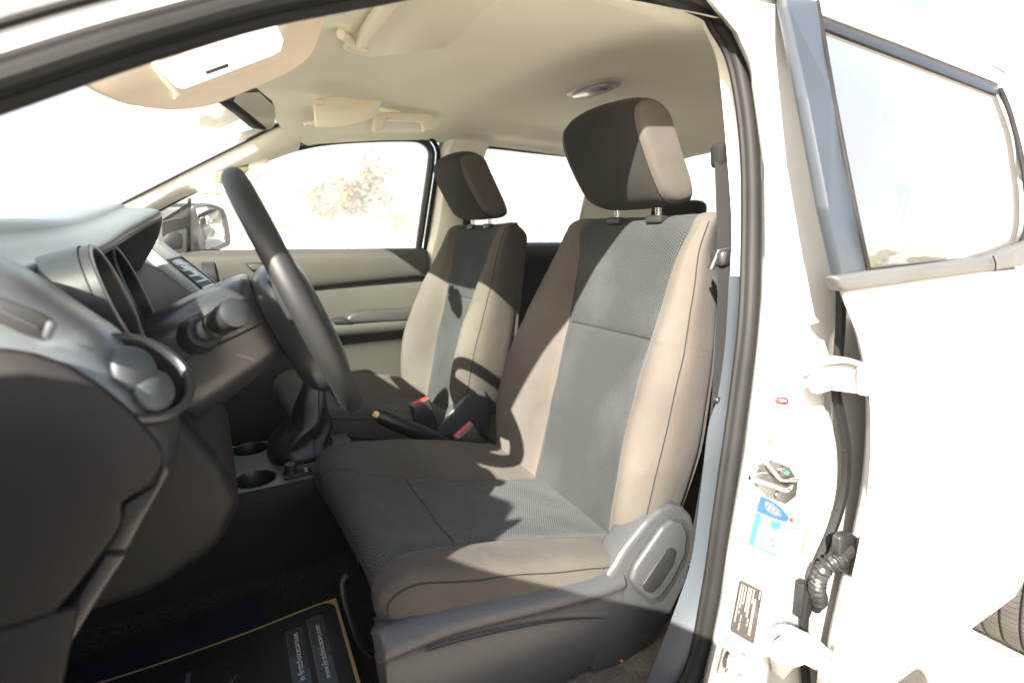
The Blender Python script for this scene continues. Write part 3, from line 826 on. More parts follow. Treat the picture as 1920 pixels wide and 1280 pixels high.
# grab handle over the passenger window
hp = [(704, 244), (702, 222), (712, 214), (760, 212), (805, 213), (813, 222), (814, 245)]
P = [A(x, y, Y=.565) for x, y in hp]
bm = nb()
out = [(700, 245), (701, 222), (707, 213), (722, 210), (795, 211), (808, 214), (814, 224), (815, 246), (795, 246), (793, 228), (724, 224), (720, 245)]
prism(bm, [A(x, y, Y=.43) for x, y in out], (0, .026, 0), .006, 3); obj('grab_handle', bm, 'creamp', truck)
# coat hooks
for (x, y, Y) in ((1066, 262, .52), (1330, 262, -.1)):
    c = A(x, y, Y=Y) if Y > 0 else A(x, y, Z=1.665)
    bm = nb(); tube(bm, cr([c+V((-.02, 0, .02)), c+V((0, -.004, .0)), c+V((.03, -.006, -.006)), c+V((.06, -.004, .006)), c+V((.066, 0, .02))], 5), .007, 10, flat=1.2); obj('coat_hook', bm, 'creamp', truck)

# driver's visor swung down, with vanity mirror
va_ = A(380, 110, Y=-.45)
vnm = ((CAM-va_).normalized()+V((.42, 0, -.02))).normalized()
vis_px = [(120, 118), (165, 162), (215, 188), (260, 200), (330, 207), (395, 198), (450, 178), (530, 143), (575, 115), (596, 80), (612, 10), (560, -40), (400, -60), (200, 30)]


def VPl(x, y, lift=0.):
    d = (CF+CR*((x-960)/FPX)+CU*((640-y)/FPX)); t = (va_+vnm*lift-CAM).dot(vnm)/d.dot(vnm); return CAM+d*t


bm = nb(); prism(bm, cr([VPl(x, y) for x, y in vis_px], 4, True), -vnm*.020, .008, 3); visor = obj('sun_visor', bm, 'pinkish', truck)
mpx = [(287, 128), (300, 110), (420, 55), (505, 32), (530, 40), (546, 70), (543, 102), (522, 112), (345, 180), (325, 176)]
bm = nb(); prism(bm, cr([VPl(x, y, .0005) for x, y in mpx], 2, True), vnm*.004, .001, 2); obj('mirror_frame', bm, 'pinkish', visor)
mpx = [(296, 128), (310, 115), (420, 66), (500, 42), (518, 48), (530, 75), (525, 96), (510, 104), (345, 166), (330, 164)]
bm = nb(); prism(bm, [VPl(x, y, .0048) for x, y in mpx], vnm*.001, 0); obj('vanity_mirror', bm, 'mirror', visor)
bm = nb(); prism(bm, [VPl(x, y, .0075) for x, y in [(386, 134), (428, 119), (431, 126), (389, 141)]], vnm*-.002, .0008); obj('mirror_dark_reflection', bm, 'black', visor)  # dark bar added over the glass to stand for a reflected shape
# visor pad and its clip on the roof
pz = 1.672
rp = [(672, 82), (735, -8), (800, -60), (960, -20), (905, 28), (868, 70), (835, 92), (760, 102), (690, 110)]
bm = nb(); prism(bm, [A(x, y, Z=pz) for x, y in rp], (0, 0, .02), .005, 3)
tube(bm, [A(675, 80, Z=pz-.004), A(738, -10, Z=pz-.004), A(790, -80, Z=pz-.004)], .013, 14)
pad = obj('sun_visor', bm, 'creamp', truck)
bm = nb()
c0, c1 = A(638, 64, Z=pz-.012), A(668, 84, Z=pz-.006)
tube(bm, [c0, c0.lerp(c1, .5), c1], [.0085, .0075, .005], 12); box(bm, A(668, 92, Z=pz), (.05, .022, .012), .004, Matrix.Rotation(.3, 4, 'Z')); obj('visor_clip', bm, 'creamp', pad)

# passenger visor, hanging slightly from the roof, with paper label
pv = [(588, 192), (600, 182), (700, 176), (728, 170), (722, 186), (700, 222), (680, 232), (640, 239), (622, 240), (592, 238)]
bm = nb(); q = [A(x, y, Y=.36) for x, y in pv]
prism(bm, q, (.0, .016, 0), .005, 3); pvo = obj('sun_visor', bm, 'creamp', truck)
bm = nb(); prism(bm, [A(x, y, Y=.3585) for x, y in [(634, 192), (704, 181), (696, 200), (631, 207)]], (0, .0012, 0)); obj('visor_label', bm, mat('cream_label_paper', (.78, .70, .50), .5), pvo, label='cream paper label on the visor')
bm = nb(); tube(bm, [A(590, 190, Y=.355), A(606, 194, Y=.35)], .008, 10); tube(bm, [A(570, 233, Y=.37), A(594, 231, Y=.37)], .0055, 10); obj('visor_clip', bm, 'creamp', pvo)

# interior mirror on the windshield
mc = [A(x, y, Y=Y) for x, y, Y in [(428, 190, -.115), (470, 222, -.045), (498, 246, .0), (514, 243, .02), (519, 222, .03), (517, 196, .03), (506, 186, .02), (485, 165, -.03), (440, 168, -.10)]]
bm = nb(); prism(bm, mc, V((-.92, .25, .1))*.030, .006, 3); rm = obj('rearview_mirror', bm, 'black', truck)
mg = [A(x, y, Y=Y) for x, y, Y in [(436, 190, -.105), (472, 219, -.045), (499, 241, .0), (511, 238, .018), (514, 221, .026), (512, 199, .026), (503, 192, .017), (484, 173, -.03), (444, 174, -.095)]]
cen = sum(mg, V())/len(mg); nr_ = V((.92, -.25, -.1)).normalized()
bm = nb(); prism(bm, [p+nr_*.0012 for p in mg], nr_*.001); obj('mirror_glass', bm, 'mirror', rm)
bm = nb(); tube(bm, [cen+V((-.03, .01, .0)), cen+V((-.06, .02, .05)), V((cen.x-.055, cen.y+.02, 1.635))], [.012, .010, .016], 12); obj('mirror_stem', bm, 'black', rm)

# far A pillar lining
wl = [V((-.70, .70, 1.105)), A(190, 398, Y=.66), A(340, 322, Y=.61), A(495, 245, Y=.56), V((.30, .545, 1.675))]
dl = [V((-.62, .715, 1.06)), AD(300, 392, .0, 1), AD(395, 350, -.004, 1), AD(500, 303, -.006, 1), AD(560, 281, -.008, 1)]
bm = nb(); w1, d1 = cr(wl, 8), cr(dl, 8)
put_grid(bm, [w1, [a.lerp(b, .35)+V((.0, -.018, .004)) for a, b in zip(w1, d1)], [a.lerp(b, .7)+V((0, -.02, .0)) for a, b in zip(w1, d1)], [b+V((0, -.008, 0)) for b in d1], d1])
bm2 = nb(); put_grid(bm2, dense([[g for g in r] for r in [w1, [a.lerp(b, .35)+V((.0, -.018, .004)) for a, b in zip(w1, d1)], [a.lerp(b, .7)+V((0, -.02, .0)) for a, b in zip(w1, d1)], [b+V((0, -.006, 0)) for b in d1], d1]], 1, 3)); bm.free()
apl = obj('pillar_trim', bm2, 'white_trim', truck)
hb_ = [(372, 343), (392, 322), (452, 292), (480, 285), (502, 292), (500, 312), (484, 332), (445, 352), (404, 364), (370, 358)]
bm = nb(); prism(bm, cr([A(x, y, Y=.605) for x, y in hb_], 3, True), (0, .028, 0), .008, 3); ah = obj('grab_handle', bm, 'white_trim', truck)
bm = nb(); prism(bm, [A(x, y, Y=.6035) for x, y in [(393, 325), (452, 297), (466, 307), (467, 320), (455, 328), (412, 346), (403, 342)]], (0, .004, 0), .0015); obj('handle_recess', bm, mat('tan_handle_recess', (.15, .13, .085), .6), ah)
# far front door: frame, gasket, glass, panel
fg = [(205, 452), (300, 397), (395, 348), (500, 302), (560, 283), (620, 272), (700, 267), (765, 266), (790, 270), (803, 284), (803, 305), (797, 350), (780, 467)]
fgl = cr([AD(x, y, .018, 1) for x, y in fg], 5)
pdoor_w = [p.copy() for p in fgl]
cenf = V((.3, .68, 1.35))
outw = []
for i, p in enumerate(fgl):
    t = (fgl[min(i+1, len(fgl)-1)]-fgl[max(i-1, 0)]).normalized(); o_ = (p-cenf); o_ -= t*o_.dot(t); o_.y *= .3; outw.append(o_.normalized())
bm = nb()
put_grid(bm, [[p+o_*a+V((0, b, 0)) for p, o_ in zip(fgl, outw)] for a, b in ((.0, .012), (.0, -.004), (.010, -.012), (.020, -.012), (.024, .0), (.024, .02))])
pd = obj('passenger_door', bm, 'doorg', truck)
bm = nb(); tube(bm, [p+o_*.030+V((0, -.016, 0)) for p, o_ in zip(fgl, outw)], .008, 8); obj('door_gasket', bm, 'rubber', pd)
bm = nb(); tube(bm, [p+o_*.012+V((0, -.0135, 0)) for p, o_ in zip(fgl[-14:], outw[-14:])], .0035, 8); obj('door_gasket', bm, 'rubberl', pd)
bm = nb(); gp = [p+V((0, .004, 0)) for p in fgl]+[AD(205, 468, .022, 1)]
cap(bm, gp); obj('door_window', bm, 'glass', pd)
# quarter sail panel with tweeter, divider bar
sail = [(303, 412), (340, 388), (352, 380), (352, 474), (318, 474), (304, 466)]
bm = nb(); prism(bm, [A(x, y, Y=.705) for x, y in sail], (0, .02, 0), .004, 3); sp_ = obj('sail_panel', bm, 'doorg', pd)
bm = nb(); prism(bm, [A(x, y, Y=.7035) for x, y in [(308, 464), (308, 446), (314, 438), (326, 434), (338, 437), (342, 446), (341, 464), (335, 467), (313, 467)]], (0, .003, 0), .001); obj('speaker_grille', bm, 'black', pd)
bm = nb(); tube(bm, [A(355, 372, Y=.725), A(355, 476, Y=.735)], .005, 8); obj('window_divider', bm, 'deep', pd)

bz = 1.256
bm = nb()
prof = [(.745, bz+.000), (.738, bz+.004), (.715, bz+.002), (.690, bz-.008), (.678, bz-.024), (.674, bz-.050), (.676, bz-.082), (.684, bz-.098), (.700, bz-.102)]
rows = []
for X in (-.40, -.2, 0, .2, .4, .55, .68, .735):
    k = (X+.4)/1.1
    rows.append([V((X, y, z+(.0 if i < 5 else -.045*(1-min(1, max(0, (X-.1)/.6)))*((i-4)/4)))) for i, (y, z) in enumerate(prof)])
put_grid(bm, dense(rows, 4, 3)); obj('door_top_trim', bm, 'doorf', pd)
bm = nb()
prof = [(.715, 1.165), (.708, 1.140), (.700, 1.115), (.697, 1.07), (.699, 1.02), (.703, .98)]
put_grid(bm, dense([[V((X, y, z)) for y, z in prof] for X in (-.40, 0, .4, .6, .70, .728, .735)], 3, 2)); obj('door_insert', bm, 'doorc', pd)
bm = nb()
put_grid(bm, dense([[V((X, y, z)) for y, z in [(.715, 1.17), (.71, .95), (.71, .55)]] for X in (-.5, .2, .72)], 2, 2)); obj('door_panel', bm, 'doorg', pd)
bm = nb()
prof = [(.700, 1.012), (.660, 1.008), (.640, 1.000), (.634, .985), (.640, .965), (.662, .945), (.675, .93), (.690, .90), (.694, .80), (.69, .62), (.70, .55)]
put_grid(bm, dense([[V((X, y+(.03 if X < -.2 else 0)+(.012 if X > .7 else 0), z)) for y, z in prof] for X in (-.40, -.1, .2, .45, .65, .72, .735)], 3, 3)); obj('door_pocket_panel', bm, 'doorf', pd)
bm = nb(); ar = [(655, 592), (668, 586), (700, 582), (780, 579), (800, 582), (800, 600), (700, 604), (664, 606), (650, 600)]
prism(bm, [A(x, y, Y=.632) for x, y in ar], (0, .06, 0), .008, 3); obj('armrest', bm, 'doorg', pd)
bm = nb(); sw = [(626, 600), (648, 596), (664, 602), (660, 608), (626, 607)]
prism(bm, [A(x, y, Y=.634) for x, y in sw], (0, .05, 0), .003, 2); obj('window_switch', bm, 'black', pd)
hbx = [A(x, y, Y=.668) for x, y in [(458, 493), (497, 492), (505, 507), (472, 509)]]
bm = nb(); prism(bm, hbx, (0, .02, 0), .003, 2); obj('handle_bezel', bm, 'black', pd)
bm = nb(); prism(bm, [A(x, y, Y=.664) for x, y in [(464, 496), (490, 495), (494, 505), (474, 506)]], (0, .01, 0), .002, 2); obj('door_handle', bm, 'doorf', pd)
# exterior mirror beyond the far window
mo = [(357, 402), (362, 387), (385, 381), (408, 386), (422, 396), (430, 425), (433, 455), (424, 464), (398, 472), (362, 473), (352, 462)]
bm = nb(); prism(bm, cr([A(x, y, Y=.90) for x, y in mo], 3, True), V((-.09, .06, 0)), .016, 3); em = obj('side_mirror', bm, 'black', pd)
mi = [(369, 400), (372, 391), (388, 388), (404, 392), (415, 402), (421, 428), (423, 450), (416, 458), (396, 464), (384, 462)]
cm = sum([A(x, y, Y=.90) for x, y in mi], V())/len(mi)
bm = nb(); prism(bm, cr([A(x, y, Y=.898) for x, y in mi], 3, True), (0, .003, 0), .0005); obj('side_mirror_glass', bm, 'mirror', pd)
bm = nb(); prism(bm, [A(352, 440, Y=.76), A(372, 445, Y=.89), A(372, 470, Y=.89), A(352, 473, Y=.76)], (.0, .0, .004), .001); obj('mirror_arm', bm, 'black', pd)

# far B pillar lining, belt
bm = nb()
lf = [AD(x, y, -.012, 1) for x, y in [(842, 262), (832, 285), (828, 310), (822, 360), (812, 430), (800, 480), (796, 560)]]
lf.append(V((lf[-1].x, .74, .56)))
rows = []
for p in cr(lf, 3):
    rows.append([V((p.x-.004, p.y+.03, p.z)), V((p.x, p.y, p.z)), V((p.x+.012, p.y-.022, p.z)), V((p.x+.05, p.y-.030, p.z)), V((p.x+.12, p.y-.028, p.z)), V((p.x+.16, p.y-.01, p.z)), V((p.x+.165, p.y+.03, p.z))])
put_grid(bm, rows); obj('pillar_trim', bm, 'white_trim', truck)
bm = nb(); b0, b1 = V((.86, .585, 1.42)), V((.85, .64, .62))
put_grid(bm, dense([[p+V((-.024, -.01, 0)), p+V((0, -.012, 0)), p+V((.024, -.01, 0))] for p in (b0, b0.lerp(b1, .4), b1)], 1, 4)); sb_ = obj('seat_belt', bm, 'black', truck)
bm = nb(); box(bm, (.86, .588, 1.43), (.06, .03, .05), .01); obj('belt_guide', bm, 'black', sb_)

# far rear door
rg = [(893, 300), (898, 285), (915, 279), (1000, 288), (1075, 296), (1110, 302), (1135, 330), (1125, 415), (1100, 450)]
rgl = cr([AD(x, y, .018, 1) for x, y in rg], 4)
bm = nb(); cz = V((1.15, .68, 1.42)); ow = []
for i, p in enumerate(rgl):
    t = (rgl[min(i+1, len(rgl)-1)]-rgl[max(i-1, 0)]).normalized(); o_ = (p-cz); o_ -= t*o_.dot(t); o_.y *= .3; ow.append(o_.normalized())
put_grid(bm, [[p+o_*a+V((0, b, 0)) for p, o_ in zip(rgl, ow)] for a, b in ((0, .012), (0, -.004), (.010, -.010), (.022, -.010), (.026, .02))])
rd = obj('rear_door', bm, 'doorg', truck)
bm = nb(); cap(bm, [p+V((0, .004, 0)) for p in rgl]+[AD(1040, 462, .022, 1), V((.90, .735, 1.27))]); obj('door_window', bm, 'glass', rd)
bm = nb(); prof = [(.75, 1.278), (.735, 1.282), (.70, 1.276), (.678, 1.262), (.672, 1.235), (.68, 1.19), (.70, 1.17), (.70, .9), (.70, .55)]
put_grid(bm, dense([[V((X, y, z)) for y, z in prof] for X in (.90, 1.2, 1.75)], 3, 2)); obj('door_panel', bm, 'doorg', rd)

# rear bench, rear wall, rear window
bm = nb(); prism(bm, [V((1.30, -.66, .60)), V((1.26, -.66, .80)), V((1.34, -.66, .84)), V((1.56, -.66, .80)), V((1.64, -.66, 1.28)), V((1.68, -.66, 1.33)), V((1.74, -.66, 1.31)), V((1.74, -.66, .6))], (0, 1.32, 0), .035, 4); bench = obj('rear_bench', bm, 'bolster', truck)
for y in (-.36, .34):
    bm = nb(); box(bm, (1.69, y, 1.388), (.085, .25, .115), .03, Matrix.Rotation(.1, 4, 'Y'), 4); obj('headrest', bm, 'headcl', bench)
bm = nb(); put_grid(bm, dense([[V((1.78, -.72, z)), V((1.79, 0, z)), V((1.78, .72, z))] for z in (.5, .9, 1.24)], 2, 2)); obj('rear_panel', bm, 'beige', truck)
bm = nb(); cap(bm, [V((1.785, -.52, 1.24)), V((1.785, .52, 1.24)), V((1.75, .47, 1.605)), V((1.75, -.47, 1.605))]); obj('rear_window', bm, 'glass', truck)
for s in (-1, 1):
    bm = nb(); put_grid(bm, dense([[V((1.44+.02*k, s*(yd(z)+.0), z)), V((1.52, s*(yd(z)-.03), z)), V((1.66, s*(yd(z)-.06), z)), V((1.77, s*.52 if z > 1.2 else s*.6, z))] for k, z in ((0, .55), (.5, 1.0), (1, 1.28), (1.0, 1.45), (0, 1.62))], 2, 2)); obj('pillar_trim', bm, 'white_trim', truck)

# floor
bm = nb()
X0, X1, Y0, Y1 = -.75, 1.35, -.72, .72
rows = []
for i in range(61):
    X = X0+(X1-X0)*i/60; r = []
    for j in range(41):
        Y = Y0+(Y1-Y0)*j/40
        z = .556+.004*math.sin(X*23)*math.sin(Y*17)
        z += .10*math.exp(-(abs(Y)/.17)**4)                      # tunnel
        z += .30*max(0, (-.42-X))                                 # toe board
        z += .035*math.exp(-((X-.28)/.05)**2)                     # cross member under the seats
        r.append(V((X, Y, z)))
    rows.append(r)
put_grid(bm, rows); obj('floor_carpet', bm, 'carpet', truck)
bm = nb(); rows = []
for i in range(24):
    X = .30+.45*i/23
    rows.append([V((X, -.765+.22*j/12, .566+.004*math.sin(i*1.7+j)+.003*math.sin(j*2.3))) for j in range(13)])
put_grid(bm, rows); obj('sill_carpet', bm, 'dirty', truck)
bm = nb(); put_grid(bm, [[V((x, -.745, .575)), V((x, -.765, .592)), V((x, -.79, .590)), V((x, -.80, .57))] for x in (-.4, .2, .62)]); obj('sill_trim', bm, 'lowtrim', truck)
# orange crumb on the sill carpet
b = bmesh.new(); bmesh.ops.create_icosphere(b, subdivisions=2, radius=.0032); 
for v in b.verts: v.co = A(1166, 1238, Z=.576)+V((v.co.x*(1+.3*math.sin(v.co.y*900)), v.co.y, v.co.z*.8))
cmb = obj('crumb', b, 'orange'); cmb['label'] = 'tiny orange crumb lying on the dusty carpet beside the driver seat'; cmb['category'] = 'crumb'

# near B pillar lining
def strip(name, Lp, Rp, offs, m, nsub=4, parent=truck):
    bm = nb(); Lc, Rc = cr([AD(x, y, offs[0]) for x, y in Lp], nsub), cr([AD(x, y, offs[-1]) for x, y in Rp], nsub)
    n = len(offs); rows = []
    for a, b_ in zip(Lc, Rc):
        rows.append([a.lerp(b_, k/(n-1))+V((0, -(offs[k]-(offs[0]+(offs[-1]-offs[0])*k/(n-1))), 0)) for k in range(n)])
    put_grid(bm, dense(rows, 3, 1)); return obj(name, bm, m, parent)


strip('pillar_trim', [(1300, 20), (1334, 84), (1350, 150), (1364, 300), (1372, 420), (1369, 517)], [(1330, 38), (1364, 108), (1381, 180), (1392, 306), (1392, 420), (1390, 517)], (-.05, -.036, -.026, -.018, -.012), 'white_trim')
strip('lower_pillar_trim', [(1367, 517), (1360, 640), (1346, 740), (1328, 800), (1316, 900), (1298, 1040), (1270, 1130), (1220, 1260), (1190, 1340)], [(1391, 517), (1382, 640), (1372, 740), (1360, 800), (1347, 900), (1334, 1040), (1318, 1130), (1280, 1275), (1258, 1350)], (-.05, -.034, -.024, -.016, -.010), 'lowtrim')
bm = nb(); bl = [AD(x, y, -.07) for x, y in [(1352, 270), (1357, 400), (1360, 520), (1355, 640), (1347, 760), (1328, 900), (1300, 1060)]]
bl = cr(bl, 4); put_grid(bm, [[p+V((-.010, .007, 0)) for p in bl], [p+V((.0, -.001, 0)) for p in bl], [p+V((.010, -.007, 0)) for p in bl]])
sbl = obj('seat_belt', bm, 'webbing', truck)
bm = nb(); c = AD(1347, 292, -.075); box(bm, c, (.020, .026, .042), .009, Matrix.Rotation(-.15, 4, 'Y'), 3); obj('belt_guide', bm, 'webbing', sbl)
bm = nb(); c = AD(1352, 484, -.075); box(bm, c, (.028, .030, .028), .008, None, 3); tube(bm, [c+V((-.016, .006, -.018)), c+V((-.008, 0, .012)), c+V((.016, -.01, .016))], .006, 10); obj('belt_tongue', bm, 'black', sbl)
bm = nb(); c = AD(1346, 750, -.045); lathe(bm, c, (0, -1, 0), [(0, .003), (.0045, .0025), (.006, 0), (.006, -.006)], 16); obj('trim_screw', bm, 'dash', truck)

# ------------------------------------------------------------------ loose things on the floor
mp = [(-200, 1360), (150, 1240), (300, 1180), (470, 1112), (490, 1106), (505, 1110), (522, 1138), (560, 1192), (640, 1290), (700, 1420), (300, 1700), (-200, 1600)]
ctr = A(330, 1350, Z=.57)
bm = nb(); Pm = [A(x, y, Z=.600) for x, y in mp]; prism(bm, Pm, (0, 0, -.018), .004, 2); fm = obj('floor_mat', bm, 'carpet'); fm['label'] = 'navy carpet floor mat with black edging under the printed paper'; fm['category'] = 'floor mat'
cm_ = sum(Pm, V())/len(Pm)
bm = nb(); prism(bm, [p+(cm_-p).normalized()*.035+V((0, 0, .0005)) for p in Pm], (0, 0, .004), .001); obj('mat_pile', bm, 'navy', fm)
# printed paper mat
pc = A(630, 1121, Z=.625); pr_ = A(668, 1281, Z=.612); pl_ = A(150, 1281, Z=.612)
ex = (pc-pl_); ex.z = 0; ex.normalize(); ey = V((0, 0, 1)).cross(ex)
if ey.dot(pr_-pc) > 0: ey = -ey
# ex: towards the seat, ey: inboard
pw, ph_ = .62, .40


def PP(u, v, l=0.):
    """u metres forward from the rear edge, v metres outboard from the inboard edge"""
    z = .6095+.012*math.exp(-((u)/.10)**2)+.005*math.sin(u*11+1)*math.exp(-v*3)-.004*v
    p = pc-ex*u-ey*v; return V((p.x, p.y, z+l))


def sheet(bm, poly, l):
    # dense triangulated sheet following the paper
    b = bmesh.new(); vs_ = [b.verts.new((u, v, 0)) for u, v in poly]; b.faces.new(vs_)
    for k in range(1, 42): bmesh.ops.bisect_plane(b, geom=b.verts[:]+b.edges[:]+b.faces[:], plane_co=(k*.015, 0, 0), plane_no=(1, 0, 0))
    for k in range(1, 14): bmesh.ops.bisect_plane(b, geom=b.verts[:]+b.edges[:]+b.faces[:], plane_co=(0, k*.03, 0), plane_no=(0, 1, 0))
    for v in b.verts: v.co = PP(v.co.x, v.co.y, l)
    for f in b.faces: f.smooth = True
    merge(bm, b); return bm


bm = nb(); sheet(bm, [(0, 0), (pw, 0), (pw, ph_), (0, ph_)], 0); pap = obj('paper_mat', bm, 'gold', auto=0); pap['label'] = 'black printed paper mat with gold edge lying on the driver footwell'; pap['category'] = 'paper mat'
rr = .022; e = .0055
poly = [(e+rr-rr*math.sin(a), e+rr-rr*math.cos(a)) for a in [math.radians(q*15) for q in range(0, 7)]]
poly = [(pw-e, e)]+poly+[(e, ph_-e), (pw-e, ph_-e)]
bm = nb(); sheet(bm, poly, .0006); obj('printed_face', bm, 'paper', pap, auto=0)


def banner(u0, wd, v0, s, vt):
    bm = nb(); sheet(bm, [(u0, v0), (u0+wd, v0), (u0+wd, ph_-.02), (u0, ph_-.02)], .0010); obj('banner', bm, 'pilld', pap, auto=0)
    bm = nb(); sheet(bm, [(u0, vt+.03), (u0+.5*wd, vt), (u0+wd, vt-.016), (u0+wd, ph_-.02), (u0, ph_-.02)], .0014); obj('banner_fill', bm, 'pill', pap, auto=0)
    bm = nb(); sheet(bm, [(u0+wd, v0), (u0+wd+.0012, v0), (u0+wd+.0012, ph_-.02), (u0+wd, ph_-.02)], .0013); sheet(bm, [(u0+.004, v0-.0012), (u0+wd, v0-.0012), (u0+wd, v0), (u0+.004, v0)], .0013); obj('banner_outline', bm, 'papergrey', pap, auto=0)
    return s


def paper_text(s, u, v_end, size):
    tb = nb(); text_bm(tb, s, (0, 0, 0), (1, 0, 0), (0, 1, 0), size)
    w = max(v.co.x for v in tb.verts)
    for v in tb.verts: v.co = PP(u+v.co.y, v_end+w-v.co.x, .0019)
    for f in tb.faces: f.normal_update()
    return obj('printed_text', tb, 'whitep', pap, auto=0)


banner(.030, .026, .035, '', .115); banner(.066, .026, .045, '', .12)
paper_text('www.firstchoicecars.com', .039, .058, .0125); paper_text('in firstchoicecarsuae', .075, .056, .0135)
for k, m_ in enumerate(('fbblue', 'cyan', 'fbblue', 'pink')):
    v0 = .178+.014*k
    bm = nb(); sheet(bm, [(.073, v0), (.085, v0), (.085, v0+.0115), (.073, v0+.0115)], .0019); obj('printed_icon', bm, m_, pap, auto=0)
paper_text('f', .076, .1935+.0125, .0115)
# pale streaks of the printed picture
for poly, m_ in (([(.236, .05), (.243, .05), (.246, .13), (.243, .18), (.238, .12)], 'papergrey'), ([(.168, .095), (.196, .118), (.222, .155), (.228, .20), (.212, .162), (.19, .13)], 'papergrey')):
    bm = nb(); sheet(bm, poly, .0010 if m_ == 'pilld' else .0014); obj('printed_streak', bm, m_, pap, auto=0)
# ------------------------------------------------------------------ BODY: door aperture, roof, pillars, rear door, windshield
ap_low = [V((-.30, -.765, .555)), V((.20, -.765, .545)), V((.48, -.765, .553))]
ap_b = [AD(x, y, 0) for x, y in [(1297, 1270), (1333, 1121), (1358, 954), (1390, 729), (1407, 560), (1409, 306), (1386, 131), (1348, 48)]]
ap_c = [AD(1302, 2, 0), V((.44, -.595, 1.652)), AD(600, -10, 0)]
ap_a = [AD(x, y, 0) for x, y in [(300, 62), (0, 158), (-200, 224), (-420, 305)]]
path = ap_low+ap_b+ap_c+ap_a
AP = cr(path, 6)
cen = V((.3, -.68, 1.15))
FRM = []
for i, p in enumerate(AP):
    t = (AP[min(i+1, len(AP)-1)]-AP[max(i-1, 0)]).normalized()
    sl = (yd(p.z+.02)-yd(p.z-.02))/.04
    n = V((0, -1, -sl)).normalized(); n = V((0, -1, sl*-1)).normalized()
    o_ = t.cross(n).normalized()
    if o_.dot(p-cen) < 0: o_ = -o_
    FRM.append((t, n, o_))


def ap_path(o, n, i0=0, i1=None):
    return [p+f[2]*o+f[1]*n for p, f in zip(AP[i0:i1], FRM[i0:i1])]


bm = nb(); tube(bm, ap_path(0, .0), .0115, 12)
seal = obj('door_seal', bm, 'rubber', truck)
bm = nb(); tube(bm, ap_path(-.0125, -.004), .006, 8); obj('seal_lip', bm, 'rubber', seal)
bm = nb(); tube(bm, ap_path(.0135, -.002), .0075, 8); obj('seal_lip', bm, 'rubberl', seal)
# painted flange, A pillar and cant rail outside the seal
iA = 6*(len(ap_low)+len(ap_b)-1)
prof = [(.012, -.016), (.018, -.006), (.030, -.002), (.100, .004), (.108, .012), (.114, .060), (.122, .074), (.140, .078), (.165, .058), (.178, .010), (.180, -.04)]
cols = [ap_path(o, n, iA-6) for o, n in prof]
rows = [list(r) for r in zip(*cols)]
bm = nb(); put_grid(bm, dense(rows, 3, 1)); shell = obj('cab_shell', bm, 'paint', truck)
bm = nb(); tube(bm, ap_path(.040, .0005, iA-4), .0035, 8); obj('drip_joint', bm, 'rubberl', shell)
# second aperture lip rubber (dark band seen along the windscreen pillar)
bm = nb(); tube(bm, ap_path(-.004, .010, iA), .009, 10); obj('seal_lip', bm, 'rubber', seal)

# B pillar jamb
SX = [(-80, 1250, 1430), (0, 1322, 1474), (60, 1372, 1486), (131, 1405, 1500), (306, 1430, 1533), (470, 1431, 1560), (560, 1428, 1574), (640, 1421, 1558), (730, 1411, 1546), (840, 1397, 1542), (954, 1377, 1522), (1040, 1362, 1498), (1121, 1352, 1472), (1200, 1336, 1456), (1285, 1316, 1440), (1400, 1285, 1415)]


def jx(y):
    for (a, b, c), (d, e, f) in zip(SX, SX[1:]):
        if y <= d:
            k = (y-a)/(d-a); return b+(e-b)*k, c+(f-c)*k
    return SX[-1][1:]


def J(x, y, lift=.0):
    s, c = jx(y); f = max(-.2, min(1.2, (x-s-6)/(c-s-6)))
    return AD(x, y, .034+.014*f+lift)


rows = []
ys = [-80+i*20 for i in range(75)]
for y in ys:
    s, c = jx(y)
    r = [AD(s-6, y, -.012), AD(s-2, y, .004), AD(s+4, y, .028), J(s+10, y)]
    r += [J(s+10+(c-s-18)*k, y) for k in (.2, .4, .6, .8, 1.)]
    C = J(c, y)
    r += [C+V((.006, .002, 0)), C+V((.010, .005, 0)), C+V((.016, .009, 0)), C+V((.08, .014, 0)), C+V((.28, .018, 0))]
    rows.append(r)
bm = nb(); put_grid(bm, rows); jamb = obj('pillar_jamb', bm, 'paint', truck)

# roof skin
bm = nb(); rows = []
for X in (.02, .10, .2, .4, .7, 1.0, 1.4, 1.7, 1.86, 1.93):
    k = max(0, (.2-X)/.2)
    zt = 1.80-.12*k-.10*max(0, (X-1.6)/.33)**2-.02*max(0, .5-X)
    ed = .645-.02*k
    zl = min(zt-.02, 1.715-.10*k-.12*max(0, (X-1.7)/.23)) 
    rows.append([V((X, s*y, z)) for s, y, z in [(-1, ed+.008, zl-.03), (-1, ed, zl), (-1, ed-.04, zl*.45+zt*.55), (-1, .45, zt-.012), (-1, .2, zt-.002), (1, 0, zt), (1, .2, zt-.002), (1, .45, zt-.012), (1, ed-.04, zl*.45+zt*.55), (1, ed, zl), (1, ed+.008, zl-.03)]])
put_grid(bm, dense(rows, 3, 3)); obj('roof', bm, 'paint', truck)
